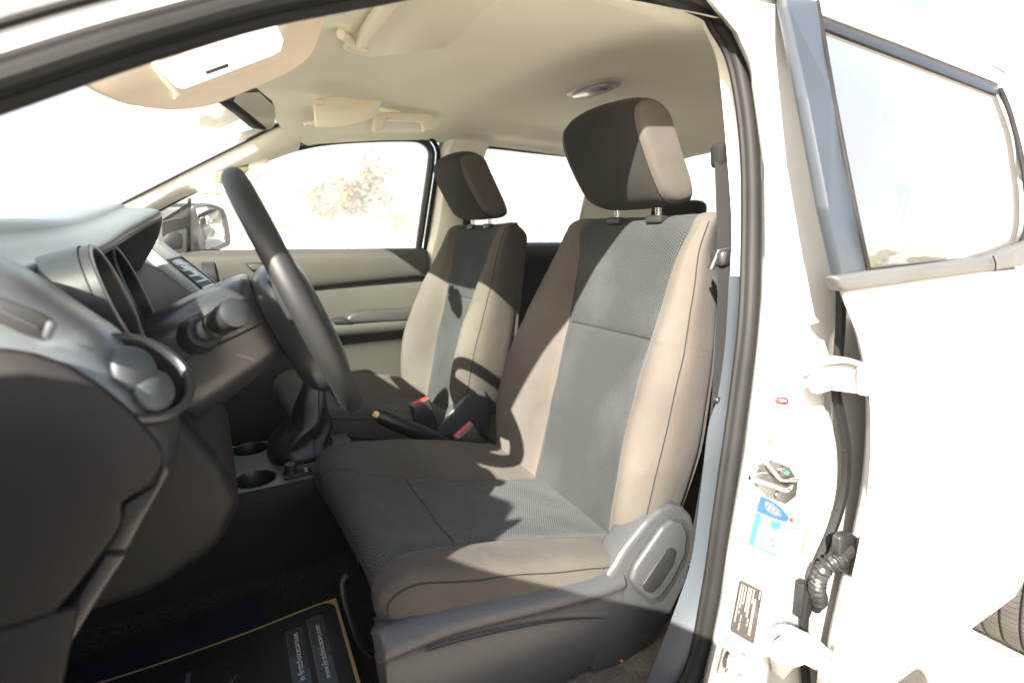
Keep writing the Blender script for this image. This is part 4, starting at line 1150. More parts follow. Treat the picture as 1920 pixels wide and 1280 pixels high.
# far side body: doors' skins and pillars outside
bm = nb()
put_grid(bm, dense([[V((X, y, z)) for y, z in [(.74, 1.262), (.80, 1.25), (.865, 1.215), (.885, 1.0), (.88, .7), (.86, .45)]] for X in (-.45, .3, 1.75)], 3, 2)); obj('door_skin', bm, 'paint', pd)
bm = nb()
put_grid(bm, [[V((X, yd(1.25)+.04, 1.25)), V((X+.01, yd(1.5)+.035, 1.5)), V((X+.02, yd(1.66)+.03, 1.66))] for X in (.75, .80, .90)]); obj('side_pillar', bm, 'paint', truck); bm = nb(); put_grid(bm, [[V((X, yd(1.25)+.04, 1.25)), V((X, yd(1.5)+.035, 1.5)), V((X, yd(1.66)+.03, 1.66))] for X in (1.47, 1.6, 1.8)]); obj('side_pillar', bm, 'paint', truck)
bm = nb(); put_grid(bm, [[V((X, lerp_tab([(.0, .625), (.3, .615), (2, .615)], X), lerp_tab(ZE, X)+.0)), V((X, .655, lerp_tab(ZE, X)+.03)), V((X, .655, 1.70 if X > .3 else lerp_tab(ZE, X)+.08))] for X in (.1, .2, .35, .6, 1., 1.4, 1.8)]); obj('side_rail', bm, 'paint', truck)

# windshield, with dark edge line; bonnet; cowl
ws = [V((-.74, -.70, 1.09)), V((-.80, 0, 1.08)), V((-.74, .70, 1.09))], [V((-.26, -.655, 1.372)), V((-.31, 0, 1.39)), V((-.26, .655, 1.372))], [V((.16, -.565, 1.61)), V((.12, 0, 1.645)), V((.16, .565, 1.61))]
bm = nb(); put_grid(bm, dense([list(r) for r in ws], 4, 4)); obj('windshield', bm, 'glassw', truck)
bm = nb(); tube(bm, [p+V((.0, -.006, -.004)) for p in w1], .0042, 8); obj('windshield_edge', bm, 'deep', truck)
bm = nb(); put_grid(bm, dense([[V((x, s*w, z)) for s, w, z in [(-1, .86, z_-.10), (-1, .74, z_-.01), (-1, .3, z_+.02), (1, .3, z_+.02), (1, .74, z_-.01), (1, .86, z_-.10)]] for x, z_ in ((-.74, 1.085), (-1.1, 1.08), (-1.5, 1.05), (-1.85, .98), (-1.95, .85))], 3, 3)); obj('bonnet', bm, 'paint', truck)
bm = nb(); prism(bm, [V((-.78, -.74, 1.05)), V((-.66, -.74, 1.12)), V((-.66, -.74, .5)), V((-.78, -.74, .5))], (0, 1.48, 0), .004); obj('bulkhead', bm, 'deep', truck)
for sd, nm in ((-1, 'front_wing'), (1, 'front_wing')):
    bm = nb(); put_grid(bm, dense([[V((x, sd*y, z)) for y, z in [(.74, zt-.01), (.80, zt-.02), (.85, zt-.06), (.87, zt-.2), (.865, .62), (.85, .45)]] for x, zt in ((-.43, 1.20), (-.60, 1.15), (-1.0, 1.08), (-1.6, 1.02), (-1.95, .92))], 2, 3)); obj(nm, bm, 'paint', truck)
# sill outside
bm = nb(); put_grid(bm, dense([[V((X, y, z)) for y, z in [(-.775, .545), (-.80, .552), (-.835, .545), (-.855, .51), (-.855, .44), (-.83, .40)]] for X in (-.4, .3, .66)], 3, 1)); obj('rocker_sill', bm, 'paint', truck)

# near rear door
DE = [(548, 1584), (590, 1600), (640, 1619), (720, 1636), (800, 1641), (900, 1637), (970, 1628), (1060, 1610), (1140, 1590), (1215, 1572), (1290, 1556), (1400, 1534)]


def skin_y(z):
    return -lerp_tab([(.40, .825), (.44, .845), (.50, .858), (.60, .864), (.8, .870), (1.05, .872), (1.18, .866), (1.235, .856), (1.26, .850)], z)


def DS(x, y):
    Y = -.86
    for _ in range(20):
        p = A(x, y, Y=Y); Y = .5*Y+.5*skin_y(p.z)
    return A(x, y, Y=Y)


ed = [DS(x, y) for y, x in DE]
ed = [p for p in ed]
zs = [p.z for p in ed]


def Xf(z):
    T = sorted((p.z, p.x) for p in ed); return lerp_tab(T, z)


bm = nb(); rows = []
zl_ = [1.243, 1.235, 1.22, 1.20, 1.17, 1.13, 1.08, 1.02, .96, .90, .84, .78, .72, .66, .60, .55, .51, .48, .455, .435, .42]
for z in zl_:
    xf = Xf(z); ysk = skin_y(z)
    r = [V((xf+.13, ysk+.060, z)), V((xf+.075, ysk+.050, z)), V((xf+.020, ysk+.016, z)), V((xf+.000, ysk+.005, z)), V((xf+.005, ysk+.0005, z)), V((xf+.014, ysk, z))]
    r += [V((xf+.014+(1.74-xf-.014)*k, ysk-(.006*math.exp(-((z-1.06+.10*k)/.05)**2))*min(1, k*5), z)) for k in (.08, .2, .35, .5, .65, .8, .9, 1.)]
    rows.append(r)
for r_ in rows:
    for p in r_:
        if p.z < .52: p.z -= .045*max(0, min(1, (p.x-1.12)/.6))*(.52-p.z)/.10
z = .42; rows.append([p+V((0, .03, -.004)) for p in rows[-1]])
bm = nb(); put_grid(bm, dense(rows, 2, 2)); nd = obj('rear_door', bm, 'paint', truck, auto=50)
# moulding, applique, frame, glass
ml = [(1571, 519), (1625, 510), (1740, 496), (1862, 480), (1930, 455), (1990, 425), (1990, 470), (1930, 497), (1866, 508), (1700, 532), (1592, 548), (1580, 543)]
bm = nb(); prism(bm, [A(x, y, Y=-.864) for x, y in ml], (0, .02, 0), .006, 3); obj('belt_moulding', bm, 'molding', nd)
bm = nb(); tube(bm, [A(1862, 480, Y=-.8685), A(1867, 494, Y=-.8695), A(1866, 508, Y=-.8685)], .0012, 6); obj('moulding_joint', bm, 'rubberl', nd)
apq = [(1466, -60), (1522, -60), (1534, 20), (1560, 180), (1600, 388), (1627, 508), (1580, 517), (1556, 390), (1516, 180), (1478, 10)]
bm = nb(); prism(bm, cr([AG(x, y, .006) for x, y in apq], 1, True), (0, .018, 0), .004, 2); obj('window_pillar_cover', bm, 'applique', nd)
bm = nb(); tube(bm, cr([AG(x, y, .006) for x, y in [(1524, -40), (1537, 25), (1563, 180), (1603, 388), (1629, 507)]], 5), .0032, 8); obj('window_gasket', bm, 'rubber', nd)
strp = [(1536, 30), (1560, 38), (1700, 90), (1868, 156), (1880, 166), (1872, 178), (1700, 112), (1548, 54)]
bm = nb(); prism(bm, [AG(x, y, .002) for x, y in strp], (0, .016, 0), .002, 2); obj('window_channel', bm, 'black', nd)
frm = [(1520, -60), (1560, -18), (1700, 44), (1830, 104), (1905, 150), (1960, 300), (1990, 440), (1960, 440), (1926, 320), (1893, 185), (1880, 160), (1868, 153), (1700, 86), (1560, 33), (1533, 22)]
bm = nb(); prism(bm, [AG(x, y, .008) for x, y in frm], (0, .03, 0), .006, 3); obj('window_frame', bm, 'paint', nd)
gk = [(1876, 168), (1893, 210), (1916, 300), (1926, 380), (1924, 430), (1910, 466), (1885, 482), (1760, 494), (1632, 508)]
bm = nb(); tube(bm, cr([AG(x, y, .004) for x, y in gk], 5), .0045, 8); obj('window_gasket', bm, 'rubberl', nd)
gl_ = [(1530, 22), (1700, 86), (1884, 160), (1905, 230), (1930, 330), (1934, 420), (1920, 462), (1895, 484), (1760, 500), (1626, 514), (1594, 360)]
Lg = cr([V((x, y, 0)) for x, y in ((1531, 18), (1560, 170), (1594, 360), (1626, 516))], 6)
Rg = cr([V((x, y, 0)) for x, y in ((1884, 158), (1908, 240), (1931, 340), (1934, 430), (1900, 484))], 6)
Rg = [Rg[round(i*(len(Rg)-1)/(len(Lg)-1))] for i in range(len(Lg))]
bm = nb(); put_grid(bm, [[AG(*a.lerp(b, k/12).xy, -.004) for k in range(13)] for a, b in zip(Lg, Rg)]); obj('door_window', bm, 'glasst', nd)
bm = nb(); put_grid(bm, [[V((X, -.80, 1.26)), V((X, -.72, 1.24)), V((X, -.72, .5))] for X in (.92, 1.3, 1.74)]); obj('door_panel', bm, 'beige', nd)

# hinges
def hinge(pts, pin, flange):
    bm = nb(); x0 = min(p[0] for p in pts); x1 = max(p[0] for p in pts)
    yy = lambda x: -.818-.044*(x-x0)/(x1-x0)
    prism(bm, [A(x, y, Y=yy(x)) for x, y in pts], (0, .012, 0), .003, 2)
    prism(bm, [A(x, y, Y=yy(x)-.010) for x, y in flange], (0, .024, 0), .003, 2)
    h = obj('door_hinge', bm, 'paint', nd)
    bm = nb(); tube(bm, [A(*pin[0], Y=-.866), A(*pin[1], Y=-.866)], .0075, 14); obj('hinge_pin', bm, 'paint', h)
    return h


h1_ = hinge([(1524, 716), (1540, 700), (1552, 686), (1600, 684), (1634, 694), (1636, 744), (1606, 738), (1560, 732), (1534, 740)], ((1619, 690), (1621, 736)), [(1538, 682), (1560, 673), (1598, 672), (1634, 684), (1634, 692), (1598, 681), (1560, 683)])
h2_ = hinge([(1452, 1226), (1466, 1206), (1490, 1196), (1516, 1202), (1540, 1216), (1562, 1246), (1566, 1300), (1540, 1262), (1510, 1246), (1488, 1254), (1470, 1276), (1458, 1264)], ((1548, 1232), (1540, 1290)), [(1470, 1196), (1486, 1186), (1510, 1188), (1538, 1200), (1562, 1224), (1562, 1236), (1536, 1212), (1508, 1200), (1486, 1200)])
for pts, h in (([(1536, 708), (1545, 722)], h1_), ([(1478, 1220), (1474, 1240), (1500, 1216)], h2_)):
    for x, y in pts:
        bm = nb(); lathe(bm, A(x, y, Y=-.823), (0, -1, 0), [(0, .004), (.005, .004), (.006, 0), (.0062, -.002)], 6); obj('hinge_bolt', bm, 'paint', h)
# secondary weatherstrip in the hinge gap
wp_ = [(1578, 530), (1577, 600), (1572, 680), (1569, 740), (1580, 790), (1588, 850), (1584, 920), (1566, 985), (1542, 1040), (1522, 1090), (1511, 1140), (1508, 1200), (1512, 1270), (1520, 1360)]
wc = cr([A(x, y, Y=-.806) for x, y in wp_], 5); bm = nb()
put_grid(bm, [[p+V((-.0085, .004, 0)) for p in wc], [p+V((-.006, -.004, 0)) for p in wc], [p+V((.006, -.004, 0)) for p in wc], [p+V((.0085, .004, 0)) for p in wc]])
wst = obj('gap_weatherstrip', bm, 'rubber', nd, auto=60)
for x, y in ((1572, 595), (1583, 845), (1568, 955)):
    bm = nb(); lathe(bm, A(x, y, Y=-.8105), (0, -1, 0), [(0, .0006), (.0022, .0004), (.0024, 0)], 10); obj('strip_clip', bm, 'deep', wst)
# ribbed cable gaiter
gp_ = cr([A(x, y, Y=Y) for x, y, Y in [(1594, 1030, -.846), (1572, 1046, -.842), (1548, 1062, -.836), (1535, 1082, -.826), (1532, 1106, -.822), (1536, 1124, -.815), (1530, 1140, -.805)]], 16)
rad = []
for i in range(len(gp_)):
    u = i/(len(gp_)-1)
    rad.append(.0115+(.0021*math.sin(u*math.pi*2*17) if .12 < u < .86 else 0)-(.003 if u > .9 else 0))
bm = nb(); tube(bm, gp_, rad, 20); gt = obj('cable_gaiter', bm, 'black', nd)
bm = nb(); prism(bm, cr([A(x, y, Y=-.848) for x, y in [(1575, 1010), (1590, 1000), (1606, 1005), (1612, 1025), (1604, 1060), (1596, 1078), (1582, 1070), (1574, 1045)]], 3, True), (0, .012, 0), .004, 2); obj('gaiter_flange', bm, 'black', gt)
bm = nb(); prism(bm, [A(x, y, Y=-.806) for x, y in [(1508, 1096), (1520, 1092), (1530, 1102), (1524, 1150), (1516, 1166), (1500, 1160)]], (0, .02, 0), .004, 2); obj('gaiter_boot', bm, 'black', gt)

# striker on the jamb
sk = [(1414, 892), (1424, 874), (1450, 863), (1482, 876), (1497, 902), (1494, 930), (1474, 945), (1444, 934), (1424, 914)]
bm = nb(); prism(bm, [J(x, y, .0045) for x, y in sk], (0, .006, 0), .0012, 2); strk = obj('door_striker', bm, 'steel', truck)
bm = nb()
tube(bm, cr([J(1440, 888, .004), J(1432, 888, .012), J(1412, 893, .022), J(1409, 897, .024), J(1440, 907, .025), J(1470, 918, .025), J(1478, 917, .022), J(1484, 908, .004)], 5), .0034, 12)
tube(bm, cr([J(1437, 868, .006), J(1446, 880, .008), J(1460, 896, .008), J(1472, 900, .008), J(1496, 898, .006)], 5), .0034, 10)
obj('striker_loop', bm, 'chrome', strk)
for x, y, r, m_ in ((1467, 881, .0068, 'steel'), (1458, 927, .0062, 'steel'), (1474, 886, .003, 'green')):
    bm = nb(); n_ = V((0, -1, .15)).normalized(); lathe(bm, J(x, y, .005), n_, [(0, .0022 if m_ != 'green' else .003), (r*.8, .0022 if m_ != 'green' else .003), (r, .001), (r, -.001)], 20); obj('striker_bolt' if m_ != 'green' else 'paint_dot', bm, m_, strk)


def patch(name, px, m, lift, parent, label=None):
    bm = nb(); prism(bm, [J(x, y, lift) for x, y in px], (0, .0003, 0), 0, smooth=False); return obj(name, bm, m, parent, label=label, auto=0)


def quad_map(q):
    """bilinear map from unit square (u along 0->1, v along 0->3) to picture"""
    def f(u, v):
        a = V(q[0]).lerp(V(q[1]), u); b = V(q[3]).lerp(V(q[2]), u); return a.lerp(b, v)
    return f


def bars(name, q, rows_, m, lift, parent, seed=1, fill=.6):
    """small dashes of unreadable print laid along a label"""
    rnd = random.Random(seed); f = quad_map(q); bm = nb()
    for (v0, v1, u0, u1, du) in rows_:
        u = u0
        while u < u1:
            w = du*rnd.uniform(.5, 1.3)
            pts = [f(u, v0), f(min(u+w*fill, u1), v0), f(min(u+w*fill, u1), v1), f(u, v1)]
            vv = [bm.verts.new(J(p.x, p.y, lift)) for p in pts]; bm.faces.new(vv)
            u += w
    return obj(name, bm, m, parent, auto=0)


lab = patch('safety_sticker', [(1448, 720), (1492, 724), (1490, 772), (1446, 768)], 'sticker', .0022, jamb, 'white sticker with a red pill mark on the door pillar')
bars('sticker_print', [(1450, 721), (1488, 724), (1488, 736), (1450, 733)], [(.1, .35, 0, 1, .12), (.6, .85, 0, .8, .14)], 'paleink', .0030, lab, 3)
bm = nb()
pill = [(1456, 744), (1474, 744), (1479, 748), (1479, 755), (1474, 759), (1457, 757), (1452, 753), (1452, 747)]
prism(bm, [J(x, y, .0030) for x, y in pill], (0, .0002, 0)); red_ = obj('red_mark', bm, 'red', lab, auto=0)
patch('white_dash', [(1462, 748), (1475, 749), (1475, 754), (1462, 753)], 'paleink', .0037, lab)
lab2 = patch('notice_sticker', [(1436, 790), (1496, 796), (1490, 856), (1430, 850)], 'sticker', .0022, jamb, 'white notice sticker with an orange triangle')
bars('sticker_print', [(1442, 798), (1482, 802), (1482, 812), (1442, 808)], [(0, 1, 0, .3, .12), (.2, .9, .35, 1, .13)], 'paleink', .0030, lab2, 4, .7)
bars('sticker_print', [(1462, 832), (1492, 838), (1491, 848), (1461, 843)], [(0, .45, 0, 1, .16), (.55, 1, .1, 1, .14)], 'paleink', .0030, lab2, 5, .7)
patch('orange_mark', [(1434, 822), (1441, 825), (1449, 826), (1443, 832)], 'orange', .0030, lab2)
q = [(1424, 928), (1471, 950), (1472, 1046), (1404, 1016)]
lb = patch('service_label', [(1426, 928), (1444, 934), (1466, 950), (1480, 968), (1474, 990), (1461, 1046), (1404, 1018), (1415, 970)], 'sticker', .0022, jamb, 'blue and white service record label')
patch('label_header', [(1426, 929), (1444, 935), (1465, 950), (1480, 969), (1476, 979), (1450, 972), (1418, 958)], 'bluep', .0030, lb)
patch('label_picture', [(1433, 938), (1446, 942), (1462, 956), (1466, 968), (1450, 966), (1434, 952)], 'papergrey', .0037, lb)
bm = nb()
for k, (x, y) in enumerate(((1437, 944), (1443, 950), (1450, 954), (1456, 960), (1440, 954))):
    lathe(bm, J(x, y, .0045), (0, -1, 0), [(0, .0002), (.0022, 0)], 8)
obj('label_picture_detail', bm, 'plateink', lb)
patch('label_cap', [(1481, 969), (1488, 971), (1487, 979), (1480, 977)], 'red', .0030, lb)
patch('label_side_band', [(1418, 960), (1429, 963), (1414, 1022), (1404, 1017)], 'cyan', .0034, lb)
patch('label_box', [(1446, 974), (1466, 979), (1464, 990), (1455, 995), (1444, 988)], 'cyan', .0034, lb)
patch('label_edge', [(1404, 1015), (1462, 1042), (1461, 1046), (1403, 1019)], 'cyan', .0034, lb)
bars('label_print', [(1432, 966), (1443, 970), (1430, 1022), (1418, 1016)], [(.1, .25, 0, 1, .2), (.35, .5, 0, 1, .3), (.6, .68, 0, 1, .25), (.8, .88, 0, .8, .25)], 'greyink', .0034, lb, 6, .6)
bars('label_print', [(1430, 990), (1470, 1000), (1460, 1036), (1424, 1020)], [(.02, .12, .1, .5, .16), (.22, .38, .05, .9, .2), (.44, .60, .1, .95, .19), (.66, .80, .0, .9, .2), (.86, .98, .1, .9, .22)], 'plate', .0034, lb, 7, .45)
q = [(1388, 1087), (1430, 1107), (1413, 1207), (1370, 1181)]
pl = patch('identification_plate', [(1390, 1087), (1428, 1106), (1430, 1111), (1414, 1205), (1411, 1207), (1371, 1183), (1369, 1178), (1386, 1090)], 'plate', .0022, jamb, 'black identification label with silver print')
qq = [(1388, 1089), (1370, 1180), (1412, 1205), (1429, 1109)]      # rows run down the plate
bars('plate_print', qq, [(.06, .11, .03, .80, .018), (.16, .21, .04, .50, .020), (.17, .21, .56, .62, .02), (.27, .32, .04, .40, .020), (.29, .33, .62, .74, .02), (.27, .33, .78, .92, .03), (.40, .46, .03, .52, .022), (.50, .57, .03, .60, .018), (.63, .68, .03, .30, .02), (.90, .95, .02, .16, .025)], 'plateink', .0030, pl, 8, .72)
f = quad_map(qq)


def plate_text(s, u0, u1, v0, v1):
    tb = nb(); text_bm(tb, s, (0, 0, 0), (1, 0, 0), (0, 1, 0), 1.0)
    x0 = min(v.co.x for v in tb.verts); x1 = max(v.co.x for v in tb.verts); y0 = min(v.co.y for v in tb.verts); y1 = max(v.co.y for v in tb.verts)
    for v in tb.verts:
        p = f(u0+(u1-u0)*(v.co.x-x0)/(x1-x0), v1+(v0-v1)*(v.co.y-y0)/(y1-y0)); v.co = J(p.x, p.y, .0030)
    return obj('plate_print', tb, 'plateink', pl, auto=0)


plate_text('02/10', .62, .76, .66, .57)
bars('plate_print', qq, [(.71, .82, .20, .90, .042)], 'plateink', .0030, pl, 12, .55)
tl_ = patch('tyre_label', [(1363, 1196), (1412, 1220), (1400, 1286), (1346, 1262)], 'sticker', .0022, jamb, 'white tyre pressure label with a small car picture')
patch('label_print', [(1362, 1196), (1371, 1200), (1369, 1207), (1360, 1203)], 'greyink', .0030, tl_)
carp = [(1364, 1218), (1368, 1222), (1364, 1232), (1363, 1246), (1360, 1252), (1355, 1250), (1355, 1238), (1359, 1224)]
patch('car_silhouette', carp, 'plate', .0030, tl_)
bm = nb()
for x, y in ((1366, 1228), (1362, 1256)):
    lathe(bm, J(x, y, .0036), (0, -1, 0), [(.0018, 0), (.0030, .0002), (.0040, 0)], 16)
obj('car_silhouette', bm, 'plate', tl_)
for x, y in ((1392, 1223), (1384, 1262)):
    patch('label_print', [(x, y), (x+5, y+1), (x+4, y+7)], 'greyink', .0030, tl_)
bars('label_print', [(1378, 1214), (1402, 1226), (1392, 1276), (1366, 1264)], [(.2, .22, .1, .9, .1), (.5, .52, .1, .9, .1), (.75, .77, 0, .9, .12)], 'paleink', .0030, tl_, 9, .6)

# rear wheel and bed side
wc_ = V((2.25, -.80, .385)); bm = nb()
pr = [(.20, -.12), (.30, -.132), (.352, -.130), (.374, -.118)]
for k in range(5):
    a0 = -.110+.046*k; pr += [(.383, a0), (.385, a0+.016), (.385, a0+.034), (.383, a0+.038), (.375, a0+.040), (.375, a0+.044)]
pr += [(.374, .118), (.352, .130), (.30, .132), (.20, .12)]
lathe(bm, wc_, (0, 1, 0), pr, 72); whl = obj('rear_wheel', bm, 'tyre', truck, auto=25)
# sipes: dark radial cuts in the tread, from the angle round the axle
m_ = M['tyre']; nt = m_.node_tree; b_ = nt.nodes['Principled BSDF']; tc = N(nt, 'ShaderNodeTexCoord'); sx = N(nt, 'ShaderNodeSeparateXYZ'); nt.links.new(tc.outputs['Object'], sx.inputs[0])


def mm(op, a, b=0.):
    n = N(nt, 'ShaderNodeMath', operation=op)
    for i, x in enumerate((a, b)):
        if isinstance(x, (int, float)): n.inputs[i].default_value = x
        else: nt.links.new(x, n.inputs[i])
    return n.outputs[0]


an = mm('ARCTAN2', mm('SUBTRACT', sx.outputs[2], wc_.z), mm('SUBTRACT', sx.outputs[0], wc_.x))
sv = mm('SINE', mm('ADD', mm('MULTIPLY', an, 110), mm('MULTIPLY', mm('ABSOLUTE', mm('SUBTRACT', sx.outputs[1], wc_.y)), 45)))
gt_ = mm('GREATER_THAN', sv, .82); mx = N(nt, 'ShaderNodeMix', data_type='RGBA'); mx.inputs[7].default_value = (.012, .011, .010, 1)
old = b_.inputs['Base Color'].links[0].from_socket; nt.links.new(old, mx.inputs[6]); nt.links.new(gt_, mx.inputs[0]); nt.links.new(mx.outputs[2], b_.inputs['Base Color'])
bm = nb(); lathe(bm, wc_, (0, -1, 0), [(.20, .10), (.195, .07), (.06, .05), (0, .055)], 40); lathe(bm, wc_, (0, 1, 0), [(.20, .10), (.195, .02), (.06, .0), (0, .0)], 40); obj('wheel_rim', bm, 'steel', whl)
bm = nb(); ar = [V((1.76, -.87, .60)), V((1.76, -.86, 1.24)), V((3.2, -.86, 1.24)), V((3.2, -.87, .60)), V((2.66, -.87, .60))]
ar += [wc_+V((math.cos(a)*.47, -.07, math.sin(a)*.47)) for a in [math.radians(27+14*k) for k in range(10)]]
prism(bm, ar, (0, .03, 0), .008, 2); obj('cargo_bed', bm, 'paint', truck)
bm = nb(); prism(bm, [V((1.78, -.75, .62)), V((3.2, -.75, .62)), V((3.2, -.75, .9)), V((1.78, -.75, .9))], (0, 1.5, 0), .01); obj('underbody', bm, 'deep', truck)

# open front door, swung out ahead of the doorway (hinged at the windscreen pillar)
HG = V((-.41, -.865, 0)); TH = math.radians(66)
dx, dn_ = V((math.cos(TH), -math.sin(TH), 0)), V((math.sin(TH), math.cos(TH), 0))     # along the door, towards the cabin side


def FD(u, z, w=0.): return HG+dx*u+V((0, 0, z))+dn_*w


bm = nb()
rows = []
for z, w in ((.43, -.04), (.46, -.015), (.60, 0), (.9, .006), (1.18, .0), (1.245, -.018)):
    rows.append([FD(u, z, w*-1*-1) for u in (.0, .03, .3, .6, .9, 1.10, 1.13)])
put_grid(bm, dense(rows, 2, 2)); fdoor = obj('front_door', bm, 'paint', truck)
bm = nb(); prism(bm, [FD(.02, .45, .05), FD(.02, 1.24, .05), FD(1.12, 1.25, .05), FD(1.12, .45, .05)], dn_*.05, .012, 2); obj('door_panel', bm, 'doorf', fdoor)
bm = nb(); fr_ = [FD(-.22, 1.12, .03), FD(.0, 1.25, .03), FD(.22, 1.395, .07), FD(.40, 1.50, .10), FD(.56, 1.575, .13), FD(.75, 1.625, .15), FD(.98, 1.635, .155), FD(1.09, 1.60, .14), FD(1.11, 1.25, .04)]
bm.free()
bm = nb(); cap(bm, fr_[1:]); obj('door_window', bm, 'glassc', fdoor)
bm = nb(); prism(bm, [FD(.0, 1.24, .03), FD(.15, 1.345, .05), FD(.16, 1.24, .03)], dn_*.02, .004); obj('sail_panel', bm, 'black', fdoor)
bm = nb(); box(bm, FD(.095, 1.335, -.13), (.12, .22, .21), .04, Matrix.Rotation(-TH, 4, 'Z')); obj('side_mirror', bm, 'black', fdoor)
# ------------------------------------------------------------------ GROUND, TREES, WORLD
def ground_mat():
    m, nt, b = new_mat('sandy_asphalt'); tc = N(nt, 'ShaderNodeTexCoord')
    n1 = N(nt, 'ShaderNodeTexNoise'); n1.inputs['Scale'].default_value = 90; n1.inputs['Detail'].default_value = 8; n1.inputs['Roughness'].default_value = .7
    n2 = N(nt, 'ShaderNodeTexNoise'); n2.inputs['Scale'].default_value = .6; n2.inputs['Detail'].default_value = 6
    nt.links.new(tc.outputs['Object'], n1.inputs['Vector']); nt.links.new(tc.outputs['Object'], n2.inputs['Vector'])
    r = N(nt, 'ShaderNodeValToRGB'); e_ = r.color_ramp.elements; e_[0].position = .32; e_[0].color = (.34, .295, .235, 1); e_[1].position = .68; e_[1].color = (.66, .60, .51, 1)
    nt.links.new(n1.outputs['Fac'], r.inputs[0])
    mx = N(nt, 'ShaderNodeMix', data_type='RGBA'); mx.inputs[7].default_value = (.56, .51, .43, 1)
    mr = N(nt, 'ShaderNodeMapRange'); mr.inputs[1].default_value = .4; mr.inputs[2].default_value = .65; mr.inputs[4].default_value = .6
    nt.links.new(n2.outputs['Fac'], mr.inputs[0]); nt.links.new(mr.outputs[0], mx.inputs[0]); nt.links.new(r.outputs[0], mx.inputs[6]); nt.links.new(mx.outputs[2], b.inputs['Base Color'])
    bp = N(nt, 'ShaderNodeBump'); bp.inputs['Strength'].default_value = .8; bp.inputs['Distance'].default_value = .01
    nt.links.new(n1.outputs['Fac'], bp.inputs['Height']); nt.links.new(bp.outputs['Normal'], b.inputs['Normal'])
    b.inputs['Roughness'].default_value = .95; b.inputs['Specular IOR Level'].default_value = .2
    return m


bm = nb(); cap(bm, [V((-400, -400, 0)), V((400, -400, 0)), V((400, 400, 0)), V((-400, 400, 0))]); obj('ground', bm, ground_mat(), kind='structure')


def leaf_mat(name, a, b_):
    m, nt, b = new_mat(name); oi = N(nt, 'ShaderNodeTexCoord'); n = N(nt, 'ShaderNodeTexNoise'); n.inputs['Scale'].default_value = 1.4; n.inputs['Detail'].default_value = 4
    nt.links.new(oi.outputs['Object'], n.inputs['Vector']); mx = N(nt, 'ShaderNodeMix', data_type='RGBA'); mx.inputs[6].default_value = (*a, 1); mx.inputs[7].default_value = (*b_, 1)
    mr = N(nt, 'ShaderNodeMapRange'); mr.inputs[1].default_value = .35; mr.inputs[2].default_value = .65
    nt.links.new(n.outputs['Fac'], mr.inputs[0]); nt.links.new(mr.outputs[0], mx.inputs[0]); nt.links.new(mx.outputs[2], b.inputs['Base Color']); b.inputs['Roughness'].default_value = .8
    return m


LEAF = leaf_mat('dusty_pale_leaves', (.17, .145, .075), (.34, .27, .15)); LEAFG = leaf_mat('olive_leaves', (.07, .085, .03), (.15, .15, .06)); BARK = mat('dry_bark', (.20, .16, .12), .9, bump=.6, bscale=30, dist=.02)


def tree(az_px, dist, h, w, label, leaf=LEAF, dens=1600, seed=0, pos=None, trunk=.35, group=None):
    rnd = random.Random(seed)
    if pos is None:
        d = CF+CR*((az_px-960)/FPX); d.z = 0; d.normalize(); pos = V((CAM.x, CAM.y, 0))+d*dist
    r = bpy.data.objects.new('tree', None); COL.objects.link(r); r.location = pos; r['label'] = label; r['category'] = 'tree'
    r['group'] = group or 'trees around the parked truck'
    bm = nb(); clumps = []
    tr = cr([pos+V((0, 0, -.1)), pos+V((rnd.uniform(-.05, .05)*h, 0, h*.25)), pos+V((rnd.uniform(-.08, .08)*h, rnd.uniform(-.05, .05)*h, h*.55))], 4)
    tube(bm, tr, [h*.03*(1-.6*i/len(tr)) for i in range(len(tr))], 8)
    for k in range(9):
        a = rnd.uniform(0, 6.28); b = tr[rnd.randint(len(tr)//2, len(tr)-1)]; q = b+V((math.cos(a)*w*rnd.uniform(.2, .42), math.sin(a)*w*rnd.uniform(.2, .42), h*rnd.uniform(.08, .38)))
        mid = b.lerp(q, .5)+V((0, 0, h*.04)); tube(bm, [b, mid, q], [h*.012, h*.008, h*.004], 6); clumps.append((q, rnd.uniform(.14, .26)*w)); clumps.append((mid, rnd.uniform(.10, .18)*w))
    top = tr[-1]+V((0, 0, h*.25)); clumps.append((top, .2*w))
    obj('trunk', bm, BARK, r)
    bm = nb()
    for i in range(dens):
        c, R_ = clumps[rnd.randrange(len(clumps))]
        v = V((rnd.gauss(0, 1), rnd.gauss(0, 1), rnd.gauss(0, .8))); v = v.normalized()*R_*rnd.random()**.45
        p = c+v
        if p.z < h*trunk: continue
        s = h*.016*rnd.uniform(.6, 1.5); ax1 = V((rnd.gauss(0, 1), rnd.gauss(0, 1), rnd.gauss(0, 1))).normalized(); ax2 = ax1.orthogonal().normalized()
        bm.faces.new([bm.verts.new(p+ax1*s*1.6), bm.verts.new(p+ax2*s), bm.verts.new(p-ax1*s*1.6), bm.verts.new(p-ax2*s)])
    me_fix = bm; obj('crown', me_fix, leaf, r, auto=0)
    return r


